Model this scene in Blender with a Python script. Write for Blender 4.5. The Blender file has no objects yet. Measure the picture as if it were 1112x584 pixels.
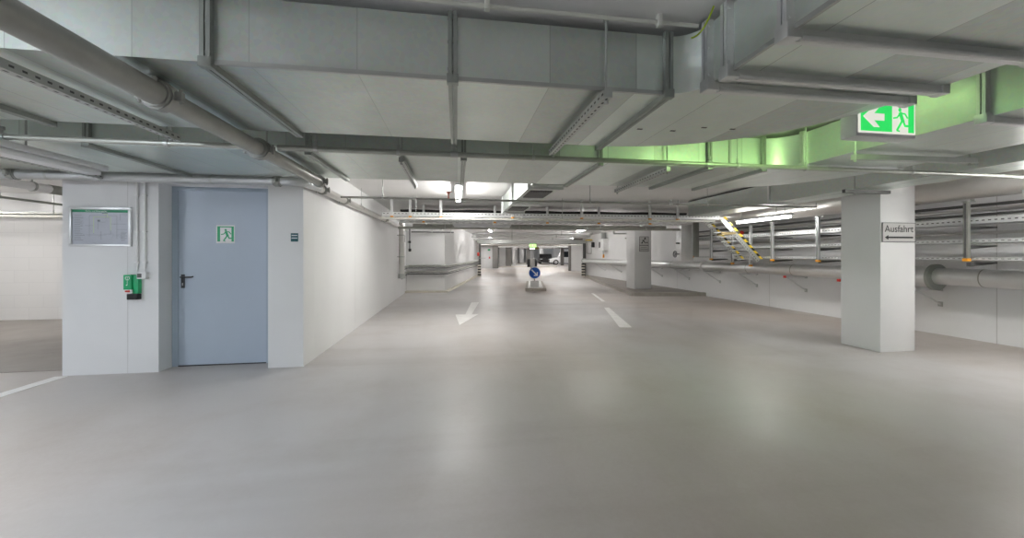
import bpy, bmesh, math, random
from mathutils import Vector, Matrix
random.seed(7)
scene = bpy.context.scene
COL = scene.collection
PI = math.pi
YAW = math.atan(60/405.0)          # the camera looks this far to the right of the hall's long axis
CS, SN = math.cos(YAW), math.sin(YAW)
EYE = 1.3
CEIL = 2.5

# ------------------------------------------------------------------ materials
def node_mat(name):
    m = bpy.data.materials.new(name); m.use_nodes = True
    nt = m.node_tree; b = nt.nodes['Principled BSDF']
    return m, nt, b

def mix_rgb(nt, fac, a, b, blend='MIX'):
    n = nt.nodes.new('ShaderNodeMix'); n.data_type = 'RGBA'; n.blend_type = blend
    for sock, v in ((n.inputs['Factor'], fac), (n.inputs['A'] if False else n.inputs[6], a), (n.inputs[7], b)):
        if hasattr(v, 'is_output') or isinstance(v, bpy.types.NodeSocket): nt.links.new(v, sock)
        elif isinstance(v, (int, float)): sock.default_value = v
        else: sock.default_value = (*v, 1)
    return n.outputs[2]

def noise(nt, scale, detail=3, vec=None, rough=.55):
    n = nt.nodes.new('ShaderNodeTexNoise'); n.inputs['Scale'].default_value = scale
    n.inputs['Detail'].default_value = detail; n.inputs['Roughness'].default_value = rough
    if vec is None:
        g = nt.nodes.new('ShaderNodeTexCoord'); vec = g.outputs['Object']
    nt.links.new(vec, n.inputs['Vector'])
    return n.outputs['Fac']

def mapr(nt, v, a, b, c=0., d=1.):
    n = nt.nodes.new('ShaderNodeMapRange'); nt.links.new(v, n.inputs[0])
    for k, x in zip((1, 2, 3, 4), (a, b, c, d)): n.inputs[k].default_value = x
    return n.outputs[0]

def paint(name, col, rough=.5, metal=0., var=.06, scale=3., bump=0., bscale=60., spec=.5):
    """plain surface with a little cloudy wear in tone, gloss and relief"""
    m, nt, b = node_mat(name)
    f = noise(nt, scale, 4)
    dark = tuple(c*(1-var) for c in col); lite = tuple(min(1, c*(1+var)) for c in col)
    nt.links.new(mix_rgb(nt, mapr(nt, f, .3, .7), dark, lite), b.inputs['Base Color'])
    nt.links.new(mapr(nt, noise(nt, scale*2.3, 3), .3, .7, max(.02, rough-.05), min(1, rough+.05)), b.inputs['Roughness'])
    b.inputs['Metallic'].default_value = metal
    b.inputs['Specular IOR Level'].default_value = spec
    if bump:
        bn = nt.nodes.new('ShaderNodeBump'); bn.inputs['Strength'].default_value = bump; bn.inputs['Distance'].default_value = .004
        nt.links.new(noise(nt, bscale, 4), bn.inputs['Height']); nt.links.new(bn.outputs[0], b.inputs['Normal'])
    return m

def glow(name, col, strength):
    m, nt, b = node_mat(name)
    b.inputs['Base Color'].default_value = (*[c*.6 for c in col], 1)
    b.inputs['Emission Color'].default_value = (*col, 1)
    f = mapr(nt, noise(nt, 4.), .2, .8, strength*.95, strength*1.05)
    nt.links.new(f, b.inputs['Emission Strength'])
    return m

def sheet_metal(name, col, rough=.36, metal=.9, pitch=.46, var=.12):
    """galvanised sheet: panels a hand's width apart differ a little in tone, with spangle and smears"""
    m, nt, b = node_mat(name)
    tc = nt.nodes.new('ShaderNodeTexCoord'); sep = nt.nodes.new('ShaderNodeSeparateXYZ')
    nt.links.new(tc.outputs['Object'], sep.inputs[0])
    dv = nt.nodes.new('ShaderNodeMath'); dv.operation = 'DIVIDE'; dv.inputs[1].default_value = pitch
    nt.links.new(sep.outputs['X'], dv.inputs[0])
    fl = nt.nodes.new('ShaderNodeMath'); fl.operation = 'FLOOR'; nt.links.new(dv.outputs[0], fl.inputs[0])
    wn = nt.nodes.new('ShaderNodeTexWhiteNoise'); wn.noise_dimensions = '1D'; nt.links.new(fl.outputs[0], wn.inputs['W'])
    fr = nt.nodes.new('ShaderNodeMath'); fr.operation = 'FRACT'; nt.links.new(dv.outputs[0], fr.inputs[0])
    c0 = mix_rgb(nt, wn.outputs[0], tuple(c*(1-var) for c in col), tuple(min(1, c*(1+var)) for c in col))
    vo = nt.nodes.new('ShaderNodeTexVoronoi'); vo.inputs['Scale'].default_value = 45; nt.links.new(tc.outputs['Object'], vo.inputs['Vector'])
    c1 = mix_rgb(nt, .07, c0, vo.outputs['Color'], 'OVERLAY')
    c2 = mix_rgb(nt, mapr(nt, noise(nt, 1.6, 5), .45, .8, 0, .3), c1, tuple(c*.75 for c in col))
    seam = nt.nodes.new('ShaderNodeMath'); seam.operation = 'LESS_THAN'; seam.inputs[1].default_value = .009
    nt.links.new(fr.outputs[0], seam.inputs[0])
    c3 = mix_rgb(nt, seam.outputs[0], c2, tuple(c*.68 for c in col))
    nt.links.new(c3, b.inputs['Base Color'])
    b.inputs['Metallic'].default_value = metal
    nt.links.new(mapr(nt, noise(nt, 5., 4), .3, .7, rough-.07, rough+.1), b.inputs['Roughness'])
    bn = nt.nodes.new('ShaderNodeBump'); bn.inputs['Strength'].default_value = .12; bn.inputs['Distance'].default_value = .02
    nt.links.new(noise(nt, 1.3, 2), bn.inputs['Height']); nt.links.new(bn.outputs[0], b.inputs['Normal'])
    return m

def floor_mat(name, grey, warm, amount, rough=.36):
    m, nt, b = node_mat(name)
    tc = nt.nodes.new('ShaderNodeTexCoord')
    mp = nt.nodes.new('ShaderNodeMapping'); mp.inputs['Scale'].default_value = (1, .45, 1); nt.links.new(tc.outputs['Object'], mp.inputs[0])
    big = noise(nt, .22, 4, mp.outputs[0]); mid = noise(nt, 1.4, 6, tc.outputs['Object'], .62); fine = noise(nt, 42, 3, tc.outputs['Object'])
    c = mix_rgb(nt, mapr(nt, big, .40, .66, 0, amount), grey, warm)
    c = mix_rgb(nt, mapr(nt, mid, .48, .72, 0, .22), c, tuple(x*.80 for x in warm))
    c = mix_rgb(nt, mapr(nt, fine, .3, .7, 0, .14), c, tuple(x*1.12 for x in grey))
    sm = nt.nodes.new('ShaderNodeMapping'); sm.inputs['Scale'].default_value = (2.2, .25, 1); sm.inputs['Rotation'].default_value = (0, 0, -.16)
    nt.links.new(tc.outputs['Object'], sm.inputs[0])
    c = mix_rgb(nt, mapr(nt, noise(nt, .8, 5, sm.outputs[0]), .56, .78, 0, .20), c, tuple(x*.62 for x in warm))   # tyre wear
    sm = nt.nodes.new('ShaderNodeMapping'); sm.inputs['Scale'].default_value = (.16, 1.15, 1); sm.inputs['Rotation'].default_value = (0, 0, .12)
    nt.links.new(tc.outputs['Object'], sm.inputs[0])
    c = mix_rgb(nt, mapr(nt, noise(nt, .55, 5, sm.outputs[0], .6), .52, .72, 0, .42), c, tuple(x*.55 for x in warm))   # tyre wear across the lane
    nt.links.new(c, b.inputs['Base Color'])
    nt.links.new(mapr(nt, mid, .3, .7, rough-.05, rough+.08), b.inputs['Roughness'])
    b.inputs['Specular IOR Level'].default_value = .55
    bn = nt.nodes.new('ShaderNodeBump'); bn.inputs['Strength'].default_value = .10; bn.inputs['Distance'].default_value = .004
    nt.links.new(noise(nt, 75, 3), bn.inputs['Height']); nt.links.new(bn.outputs[0], b.inputs['Normal'])
    return m

def block_wall_mat(name, col):
    m, nt, b = node_mat(name)
    tc = nt.nodes.new('ShaderNodeTexCoord'); mp = nt.nodes.new('ShaderNodeMapping'); mp.inputs['Rotation'].default_value = (PI/2, 0, 0)
    nt.links.new(tc.outputs['Object'], mp.inputs[0])
    br = nt.nodes.new('ShaderNodeTexBrick'); br.inputs['Scale'].default_value = 1.
    br.inputs['Brick Width'].default_value = .5; br.inputs['Row Height'].default_value = .25; br.inputs['Mortar Size'].default_value = .006
    br.inputs['Color1'].default_value = (*col, 1); br.inputs['Color2'].default_value = (*[x*.98 for x in col], 1); br.inputs['Mortar'].default_value = (*[x*.93 for x in col], 1)
    nt.links.new(mp.outputs[0], br.inputs['Vector']); nt.links.new(br.outputs[0], b.inputs['Base Color'])
    b.inputs['Roughness'].default_value = .65
    bn = nt.nodes.new('ShaderNodeBump'); bn.inputs['Strength'].default_value = .2; bn.inputs['Distance'].default_value = .006; bn.invert = True
    nt.links.new(br.outputs['Fac'], bn.inputs['Height']); nt.links.new(bn.outputs[0], b.inputs['Normal'])
    return m

M = dict(
    floor=floor_mat('floor coating', (.56, .54, .535), (.46, .39, .335), .9, .40),
    bay=floor_mat('bay coating', (.30, .275, .25), (.25, .22, .19), .6, .42),
    wall=paint('white wall paint', (.80, .80, .80), .55, var=.025, scale=1.1, bump=.08, bscale=90),
    block=block_wall_mat('white painted blockwork', (.80, .79, .78)),
    ceil=paint('white ceiling paint', (.74, .735, .725), .7, var=.04, scale=1.3),
    grey_col=paint('grey column paint', (.22, .21, .20), .6, var=.04),
    duct=sheet_metal('galvanised duct sheet', (.68, .73, .69), .375, .92, pitch=.46, var=.17),
    strut=paint('galvanised channel', (.50, .515, .50), .42, .6, .06, 9), flange=paint('flange steel', (.36, .385, .36), .42, .7, .06, 9), zinc=paint('pale zinc pipe', (.55, .565, .57), .38, .6, .05, 6),
    bright=paint('bright zinc', (.76, .77, .77), .40, .8, .03, 12),
    steel_pipe=paint('zinc coated pipe', (.40, .41, .37), .40, .6, .06, 7),
    pipe_grey=paint('grey painted pipe', (.34, .345, .32), .4, .35, .1, 6),
    alu=paint('aluminium pipe jacket', (.80, .81, .81), .335, .85, .02, 3),
    wrap=paint('pale pipe wrap', (.72, .705, .68), .335, .85, .03, 3),
    tray=paint('perforated tray zinc', (.70, .71, .71), .42, .5, .05, 9),
    cream=paint('pale conduit', (.66, .66, .60), .45, 0, .06, 8),
    pvc=paint('white plastic', (.88, .88, .88), .4, 0, .03, 8),
    housing=paint('lamp housing', (.72, .73, .74), .4, 0, .03, 8),
    door=paint('blue grey door enamel', (.45, .52, .61), .38, 0, .03, 1.5),
    frame=paint('blue grey frame enamel', (.38, .45, .53), .4, 0, .03, 3),
    dark=paint('dark metal', (.05, .052, .055), .4, .5, .1, 8),
    black=paint('black', (.015, .015, .016), .55, 0, .1, 20),
    slot=paint('slot gap', (.10, .10, .10), .8, 0, .05, 20),
    rubber=paint('tyre rubber', (.02, .02, .02), .8, 0, .1, 20),
    green=paint('safety green', (.02, .42, .17), .4, 0, .04, 10),
    green_dk=paint('deep green', (.01, .25, .11), .4, 0, .04, 10),
    white=paint('white print', (.85, .85, .85), .45, 0, .02, 10),
    blue=paint('sign blue', (.01, .10, .50), .35, 0, .04, 10),
    teal=paint('dark teal', (.01, .10, .12), .4, 0, .05, 10),
    orange=paint('orange plastic', (.85, .36, .02), .45, 0, .06, 12),
    yellow=paint('yellow', (.85, .62, .04), .45, 0, .06, 12),
    ygreen=paint('yellow green insulation', (.45, .60, .03), .45, 0, .06, 12),
    red=paint('red', (.70, .05, .03), .4, 0, .06, 12),
    salmon=paint('faded red', (.70, .24, .17), .45, 0, .06, 12),
    brass=paint('brass', (.42, .33, .16), .35, .8, .1, 12),
    plan=paint('plan paper', (.50, .52, .58), .3, 0, .05, 6),
    grey=paint('grey print', (.20, .22, .25), .5, 0, .05, 10),
    lime=paint('lime print', (.55, .72, .35), .5, 0, .05, 10),
    signgrey=paint('grey sign plate', (.60, .59, .58), .5, 0, .03, 6),
    kerb=paint('kerb concrete', (.40, .37, .33), .7, 0, .1, 4, .15),
    kerb_pale=paint('pale kerb', (.62, .58, .50), .6, 0, .08, 4),
    line=paint('white floor paint', (.90, .89, .87), .5, 0, .08, 6),
    carwhite=paint('white car paint', (.80, .81, .82), .22, 0, .02, 2),
    carblack=paint('black car paint', (.018, .018, .02), .2, 0, .05, 2),
    glass=paint('dark car glass', (.02, .025, .03), .08, 0, .05, 2),
    grille=paint('grille grey', (.12, .12, .115), .6, .3, .06, 12),
    lampglass=paint('car lamp lens', (.75, .76, .8), .1, 0, .02, 6),
    tube=glow('lamp diffuser', (1., .98, .95), 36), tube_soft=glow('soft lamp diffuser', (1., .98, .95), 15), tube_far=glow('far lamp diffuser', (1., .98, .95), 19),
    tube_added=glow('cool added lamp diffuser', (.84, .91, 1.), 64),
    tube_off=paint('unlit diffuser', (.78, .79, .80), .35, 0, .03, 6),
    sign_glow=glow('backlit green', (.03, .72, .13), .33),
    sign_white=glow('backlit white', (.95, .92, .84), .25),
    duct_tint_glow=glow('green glow added behind sign', (.60, 1., .36), 11),
    sign_far=glow('green lamp far', (.45, 1., .25), .6),
)

# ------------------------------------------------------------------ mesh building
class MB:
    """collects shapes in world coordinates; build() links them as one mesh object"""
    def __init__(self, Mx=None):
        self.bm = bmesh.new(); self.Mx = Mx
    def _mi(self, faces, mi):
        for f in faces: f.material_index = mi
    def box(self, x0, x1, y0, y1, z0, z1, mi=0, bev=0.):
        bm = self.bm
        if bev:
            t = bmesh.new(); r = bmesh.ops.create_cube(t, size=1.)
            for v in t.verts:
                v.co = Vector((x0+(v.co.x+.5)*(x1-x0), y0+(v.co.y+.5)*(y1-y0), z0+(v.co.z+.5)*(z1-z0)))
            bmesh.ops.bevel(t, geom=list(t.edges), offset=bev, segments=2, profile=.5, affect='EDGES')
            self.merge(t, mi); return self
        vs = [bm.verts.new((x, y, z)) for z in (z0, z1) for x, y in ((x0, y0), (x1, y0), (x1, y1), (x0, y1))]
        fs = [bm.faces.new([vs[i] for i in q]) for q in ((3,2,1,0), (4,5,6,7), (0,1,5,4), (1,2,6,5), (2,3,7,6), (3,0,4,7))]
        self._mi(fs, mi); return self
    def merge(self, t, mi=0, Mx=None):
        if Mx is not None: t.transform(Mx)
        mp = {v: self.bm.verts.new(v.co) for v in t.verts}
        for f in t.faces:
            try: self.bm.faces.new([mp[v] for v in f.verts]).material_index = mi
            except ValueError: pass
        t.free(); return self
    def prism(self, pts, z0, z1, mi=0):
        """a plan outline (counter-clockwise x,y) raised from z0 to z1"""
        return self.extr([(x, y, z0) for x, y in pts], (0, 0, z1-z0), mi)
    def extr(self, pts, d, mi=0):
        bm = self.bm; d = Vector(d); a = [bm.verts.new(p) for p in pts]; b = [bm.verts.new(Vector(p)+d) for p in pts]
        n = len(pts); fs = [bm.faces.new(list(reversed(a))), bm.faces.new(b)]
        for i in range(n): fs.append(bm.faces.new([a[i], a[(i+1) % n], b[(i+1) % n], b[i]]))
        bmesh.ops.recalc_face_normals(bm, faces=fs)
        self._mi(fs, mi); return self
    def tube(self, pts, r, seg=14, mi=0, caps=True):
        bm = self.bm; P = [Vector(p) for p in pts]; n = len(P); rings = []
        T = []
        for i in range(n):
            a = (P[i]-P[i-1]).normalized() if i else (P[1]-P[0]).normalized()
            b = (P[i+1]-P[i]).normalized() if i < n-1 else a
            T.append((a+b).normalized())
        up = Vector((0, 0, 1)) if abs(T[0].z) < .9 else Vector((1, 0, 0))
        u = T[0].cross(up).normalized()
        for i in range(n):
            u = (u - T[i]*u.dot(T[i])).normalized(); v = T[i].cross(u)
            ri = r[i] if isinstance(r, (list, tuple)) else r
            rings.append([bm.verts.new(P[i]+(u*math.cos(2*PI*k/seg)+v*math.sin(2*PI*k/seg))*ri) for k in range(seg)])
        fs = []
        for i in range(n-1):
            for k in range(seg):
                k2 = (k+1) % seg; fs.append(bm.faces.new([rings[i][k], rings[i][k2], rings[i+1][k2], rings[i+1][k]]))
        if caps: fs += [bm.faces.new(list(reversed(rings[0]))), bm.faces.new(rings[-1])]
        bmesh.ops.recalc_face_normals(bm, faces=fs)
        self._mi(fs, mi); return self
    def bar(self, p0, p1, w, h, mi=0):
        """a square bar from p0 to p1, w wide across and h in the other direction"""
        p0, p1 = Vector(p0), Vector(p1); t = (p1-p0).normalized()
        up = Vector((0, 0, 1)) if abs(t.z) < .9 else Vector((0, 1, 0))
        s = t.cross(up).normalized()*w/2; q = s.cross(t).normalized()*h/2
        return self.extr([p0-s-q, p0+s-q, p0+s+q, p0-s+q], p1-p0, mi)
    def ball(self, c, r, seg=12, mi=0, sc=(1, 1, 1)):
        t = bmesh.new(); bmesh.ops.create_uvsphere(t, u_segments=seg, v_segments=seg//2+2, radius=r)
        return self.merge(t, mi, Matrix.Translation(c) @ Matrix.Diagonal((*sc, 1)))
    def flat(self, pts, o, ux, uy, t, mi=0, lift=0.):
        """a flat print outline (2-D pts) on the plane o + a*ux + b*uy, t thick along ux x uy"""
        o, ux, uy = Vector(o), Vector(ux), Vector(uy); n = ux.cross(uy).normalized()
        return self.extr([o+ux*a+uy*b+n*lift for a, b in pts], n*t, mi)
    def stroke(self, pts, w, o, ux, uy, t, mi=0, lift=0.):
        """a flat line of width w through 2-D pts"""
        for (a, b), (c, d) in zip(pts, pts[1:]):
            L = math.hypot(c-a, d-b) or 1; nx, ny = -(d-b)/L*w/2, (c-a)/L*w/2; ex, ey = (c-a)/L*w*.3, (d-b)/L*w*.3
            self.flat([(a-ex+nx, b-ey+ny), (a-ex-nx, b-ey-ny), (c+ex-nx, d+ey-ny), (c+ex+nx, d+ey+ny)], o, ux, uy, t, mi, lift)
        return self
    def text(self, s, width, o, ux, uy, t, mi=0, lift=0., height=None):
        """lettering fitted to a width, its baseline's left end at o"""
        cu = bpy.data.curves.new('lettering', 'FONT'); cu.body = s
        ob = bpy.data.objects.new('lettering', cu); COL.objects.link(ob)
        dg = bpy.context.evaluated_depsgraph_get(); me = ob.evaluated_get(dg).to_mesh()
        xs = [v.co.x for v in me.vertices]; ys = [v.co.y for v in me.vertices]
        k = width/(max(xs)-min(xs)); ky = height/(max(ys)-min(ys)) if height else k; x0 = min(xs)
        o, ux, uy = Vector(o), Vector(ux), Vector(uy); n = ux.cross(uy).normalized()
        tb = bmesh.new(); tb.from_mesh(me)
        for v in tb.verts: v.co = o + ux*((v.co.x-x0)*k) + uy*(v.co.y*ky) + n*(lift+t)
        for f in tb.faces:
            f.normal_update()
            if f.normal.dot(n) < 0: f.normal_flip()
        ob.to_mesh_clear() if False else None
        bpy.data.objects.remove(ob); bpy.data.curves.remove(cu)
        return self.merge(tb, mi)
    def build(self, name, mats, parent=None, smooth=True, label=None, origin=None):
        bm = self.bm
        if self.Mx is not None: bm.transform(self.Mx)
        if parent is not None: off = wmat(parent).inverted()
        else:
            if origin is None:
                xs, ys, zs = zip(*[v.co for v in bm.verts]); origin = ((min(xs)+max(xs))/2, (min(ys)+max(ys))/2, min(zs))
            off = Matrix.Translation(-Vector(origin))
        bm.transform(off)
        me = bpy.data.meshes.new(name)
        if not isinstance(mats, (list, tuple)): mats = [mats]
        for m in mats: me.materials.append(M[m] if isinstance(m, str) else m)
        bmesh.ops.recalc_face_normals(bm, faces=[f for f in bm.faces if False])
        bm.to_mesh(me); bm.free()
        if smooth:
            me.polygons.foreach_set('use_smooth', [True]*len(me.polygons)); me.set_sharp_from_angle(angle=math.radians(32))
        o = bpy.data.objects.new(name, me); COL.objects.link(o)
        if parent is not None: o.parent = parent
        else: o.location = origin
        if label: o['label'] = label
        return o

def wmat(o):
    m = Matrix.LocRotScale(o.location, o.rotation_euler, None)
    return (wmat(o.parent) @ m) if o.parent else m

def thing(name, label, cat, loc=(0, 0, 0), group=None):
    o = bpy.data.objects.new(name, None); COL.objects.link(o); o.location = loc; o.empty_display_size = .1
    return tag(o, label, cat, group)
def tag(o, label, cat, group=None):
    o['label'] = label; o['category'] = cat; o['kind'] = 'thing'
    if group: o['group'] = group
    return o
def struct(o, label=None):
    o['kind'] = 'structure'
    if label: o['label'] = label
    return o
def copy_thing(root, dx, label, group=None):
    """a copy of a thing, its parts and their sub-parts, moved by dx"""
    def cp(o, parent):
        c = o.copy(); COL.objects.link(c)
        if parent: c.parent = parent
        for ch in kids.get(o.name, ()): cp(ch, c)
        return c
    kids = {}
    for o in list(COL.objects):
        if o.parent: kids.setdefault(o.parent.name, []).append(o)
    c = cp(root, None); c.location = Vector(root.location)+Vector(dx); c['label'] = label
    if group: c['group'] = group
    return c

def arc(c, r0, r1, a0, a1, n=12):
    return [(c[0]+r0*math.cos(a0+(a1-a0)*i/n), c[1]+r1*math.sin(a0+(a1-a0)*i/n)) for i in range(n+1)]
def bend(points, R, n=7):
    """a polyline with its corners rounded to radius R"""
    P = [Vector(p) for p in points]; out = [P[0]]
    for a, b, c in zip(P, P[1:], P[2:]):
        u, v = (a-b).normalized(), (c-b).normalized(); ang = u.angle(v)
        if ang > PI-.02: out.append(b); continue
        d = R/math.tan(ang/2); p, q = b+u*d, b+v*d
        ctr = b+(u+v).normalized()*(R/math.sin(ang/2))
        for i in range(n+1):
            w = p.lerp(q, i/n)-ctr; out.append(ctr+w.normalized()*R)
    out.append(P[-1]); return out
def ring(c, axis, r, w, mb=None, seg=20, mi=0):
    """a short collar about axis"""
    mb = mb or MB(); c = Vector(c); a = Vector(axis).normalized()*w/2
    return mb.tube([c-a, c+a], r, seg, mi)

FAR = Matrix.Rotation(-YAW, 4, 'Z')     # the far part of the garage lies askew to the near part, along this turned frame
# ------------------------------------------------------------------ the setting
struct(MB().box(-12, 16, -6, 75, -.2, 0).build('floor', 'floor', smooth=False), 'grey coated garage floor with a satin sheen')
struct(MB().box(-10.2, -4.2, 4.90, 8.83, .0005, .004).build('floor_bay', 'bay', smooth=False), 'darker brown floor coating of the side bay')
struct(MB().box(-12, 16, -6, 75, CEIL, CEIL+.12).build('ceiling', 'ceil', smooth=False), 'white painted concrete ceiling')
w = MB()
w.box(-4.2, -3.28, 4.68, 5.0, 0, CEIL); w.box(-3.28, -2.15, 4.68, 5.0, 2.10, CEIL); w.box(-2.15, -1.77, 4.66, 5.0, 0, CEIL)
w.box(-3.28, -2.15, 4.96, 5.0, 0, 2.10); w.box(-3.583, -3.579, 4.6785, 4.69, .0, CEIL, 1)
struct(w.build('wall_front', ['wall', 'signgrey'], smooth=False), 'white wall around the blue grey door')
struct(MB().box(-2.0, -1.77, 5.0, 13.62, 0, CEIL).box(-1.7705, -1.7695, 6.9, 6.906, .1, 2.3, 1).build('wall_left', ['wall', 'signgrey'], smooth=False), 'long white wall of the driveway')
struct(MB().box(-4.2, -4.0, 5.0, 9.0, 0, CEIL).build('wall_bay_side', 'wall', smooth=False))
struct(MB().box(-12, -4.0, 8.83, 9.0, 0, CEIL).build('wall_bay_back', 'block', smooth=False), 'white painted blockwork wall at the back of the side bay')
struct(MB().box(-10.4, -10.2, -6, 9.0, 0, CEIL).build('wall_bay_left', 'wall', smooth=False))
struct(MB().box(-10.2, -4.2, 8.5, 8.83, 2.09, CEIL).build('beam', 'wall', smooth=False), 'downstand beam along the back of the side bay')
struct(MB().prism([(-2.0, 13.62), (-1.77, 13.58), (-.42, 13.37), (1.47, 25.13), (-2.0, 25.7)], 0, CEIL).build('wall_box', 'wall', smooth=False), 'white walled room projecting beside the driveway')
rw = MB().box(7.85, 8.1, -6, 22.6, 0, CEIL)
for y in (4.37, 8.4, 12.4, 16.4): rw.box(7.8485, 7.851, y, y+.012, 0, 2.2, 1)
struct(rw.build('wall_right', ['wall', 'signgrey'], smooth=False), 'long white wall carrying pipes and cable trays')
struct(MB().box(5.59, 6.15, 4.20, 4.72, 0, CEIL, bev=.012).build('column', 'wall'), 'white square column carrying the exit way sign')
struct(MB().box(6.22, 6.85, 12.40, 13.05, .1005, CEIL, bev=.012).build('column', 'wall'), 'white square column standing on the kerbed island')
# door
d = MB().box(-3.215, -2.27, 4.885, 4.93, .012, 2.055)
door = struct(d.build('door_1', 'door', smooth=False), 'closed blue grey steel door')
f = MB().box(-3.28, -3.215, 4.875, 4.95, 0, 2.10).box(-2.27, -2.15, 4.875, 4.95, 0, 2.10).box(-3.215, -2.27, 4.875, 4.95, 2.055, 2.10)
f.build('door_frame', 'frame', door, smooth=False)
h = MB().box(-3.19, -3.15, 4.877, 4.886, .915, 1.075, bev=.004)
hp = h.build('lock_plate', 'dark', door)
MB().box(-3.174, -3.166, 4.875, 4.878, .945, .975).build('key_cylinder', 'bright', hp)
MB().tube(bend([(-3.17, 4.88, 1.045), (-3.17, 4.835, 1.045), (-3.05, 4.835, 1.045), (-3.045, 4.85, 1.05)], .012), .009, 10).build('lever_handle', 'dark', door)
MB().box(-3.215, -2.27, 4.872, 4.886, .0, .012).build('threshold', 'dark', door, smooth=False)

# running figure used on the green exit signs: unit square, figure running to the left or right
def runner(mb, o, ux, uy, t, mi, s=1., flip=False, lift=0.):
    g = (lambda a, b: ((1-a if flip else a)*s, b*s))
    P = lambda L: [g(a, b) for a, b in L]
    mb.flat([g(.40+.07*math.cos(k*PI/7), .83+.08*math.sin(k*PI/7)) for k in (range(14) if not flip else range(14, 0, -1))], o, ux, uy, t, mi, lift)
    mb.stroke(P([(.42, .70), (.53, .42)]), .15*s, o, ux, uy, t, mi, lift)
    mb.stroke(P([(.40, .69), (.28, .54), (.12, .51)]), .06*s, o, ux, uy, t*1.02, mi, lift)
    mb.stroke(P([(.45, .71), (.63, .69), (.74, .54)]), .06*s, o, ux, uy, t*1.04, mi, lift)
    mb.stroke(P([(.50, .42), (.40, .26), (.28, .08)]), .085*s, o, ux, uy, t*1.06, mi, lift)
    mb.stroke(P([(.55, .42), (.63, .24), (.88, .23)]), .08*s, o, ux, uy, t*1.08, mi, lift)
    mb.stroke(P([(.26, .05), (.38, .03)]), .05*s, o, ux, uy, t*1.1, mi, lift)

# exit pictogram on the door
sx, sz = -2.817, 1.442
sg = tag(MB().box(sx, sx+.20, 4.881, 4.885, sz, sz+.215, bev=.001).build('exit_sign', 'white'), 'square green and white running man sign stuck on the blue grey door', 'sign')
pr = MB()
O, UX, UZ = (sx, 4.881, sz), (1, 0, 0), (0, 0, 1)
for a, b, c, e in ((.012, .042, .02, .20), (.165, .190, .02, .20), (.042, .165, .188, .20)): pr.flat([(a, c), (b, c), (b, e), (a, e)], O, UX, UZ, .0008)
runner(pr, (sx+.035, 4.881, sz+.02), UX, UZ, .0008, 0, .165)
pr.build('running_figure', 'green', sg, smooth=False)

# teal notice on the pier
t = tag(MB().box(-1.905, -1.825, 4.655, 4.66, 1.458, 1.555, bev=.001).build('notice_sign', 'teal'), 'small dark teal notice on the white pier right of the door', 'sign')
MB().box(-1.896, -1.834, 4.6535, 4.656, 1.525, 1.534).box(-1.896, -1.834, 4.6535, 4.656, 1.494, 1.503).build('white_band', 'white', t, smooth=False)

# escape plan
y0 = 4.68
bd = tag(MB().box(-4.10, -3.555, y0-.014, y0, 1.41, 1.815).build('escape_plan', 'plan', smooth=False), 'framed escape plan with a green header on the white wall left of the door', 'notice board')
fr = MB().box(-4.12, -3.535, y0-.03, y0, 1.795, 1.825, bev=.004).box(-4.12, -3.535, y0-.03, y0, 1.395, 1.42, bev=.004)
fr.box(-4.12, -4.095, y0-.03, y0, 1.42, 1.795, bev=.004).box(-3.56, -3.535, y0-.03, y0, 1.42, 1.795, bev=.004)
fr.build('frame', 'bright', bd)
O = (-4.095, y0-.014, 1.42)
MB().flat([(0, .345), (.535, .345), (.535, .372), (0, .372)], O, UX, UZ, .001).build('header_band', 'green_dk', bd, smooth=False)
MB().text('Flucht- und Rettungsplan', .20, (-3.97, y0-.014, 1.42+.352), UX, UZ, .0012).build('lettering', 'white', bd, smooth=False)
pl = MB()
for a in ([(.20, .11), (.20, .29), (.36, .29), (.36, .11), (.30, .11)], [(.16, .08), (.16, .31), (.42, .31), (.42, .06)], [(.12, .20), (.20, .20)], [(.36, .22), (.50, .22)],
          [(.24, .16), (.24, .24), (.31, .24)], [(.42, .16), (.52, .16)], [(.13, .10), (.32, .10)], [(.27, .05), (.27, .14)], [(.45, .26), (.45, .33)]):
    pl.stroke(a, .0022, O, UX, UZ, .0006)
for k in range(17): pl.stroke([(.02, .315-k*.017), (.02+random.uniform(.05, .10), .315-k*.017)], .0035, O, UX, UZ, .0006)
for k in range(8): pl.stroke([(.46, .13-k*.013), (.46+random.uniform(.03, .06), .13-k*.013)], .003, O, UX, UZ, .0006)
pl.stroke([(.28, .335), (.33, .335)], .008, O, UX, UZ, .0006); pl.flat([(.235, .245), (.26, .245), (.26, .265), (.235, .265)], O, UX, UZ, .0006)
pl.build('plan_drawing', 'grey', bd, smooth=False)
MB().stroke([(.20, .12), (.20, .295), (.36, .295), (.36, .15)], .004, O, UX, UZ, .0009).stroke([(.33, .295), (.33, .325), (.30, .325)], .004, O, UX, UZ, .0009).build('route_line', 'lime', bd, smooth=False)

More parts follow.
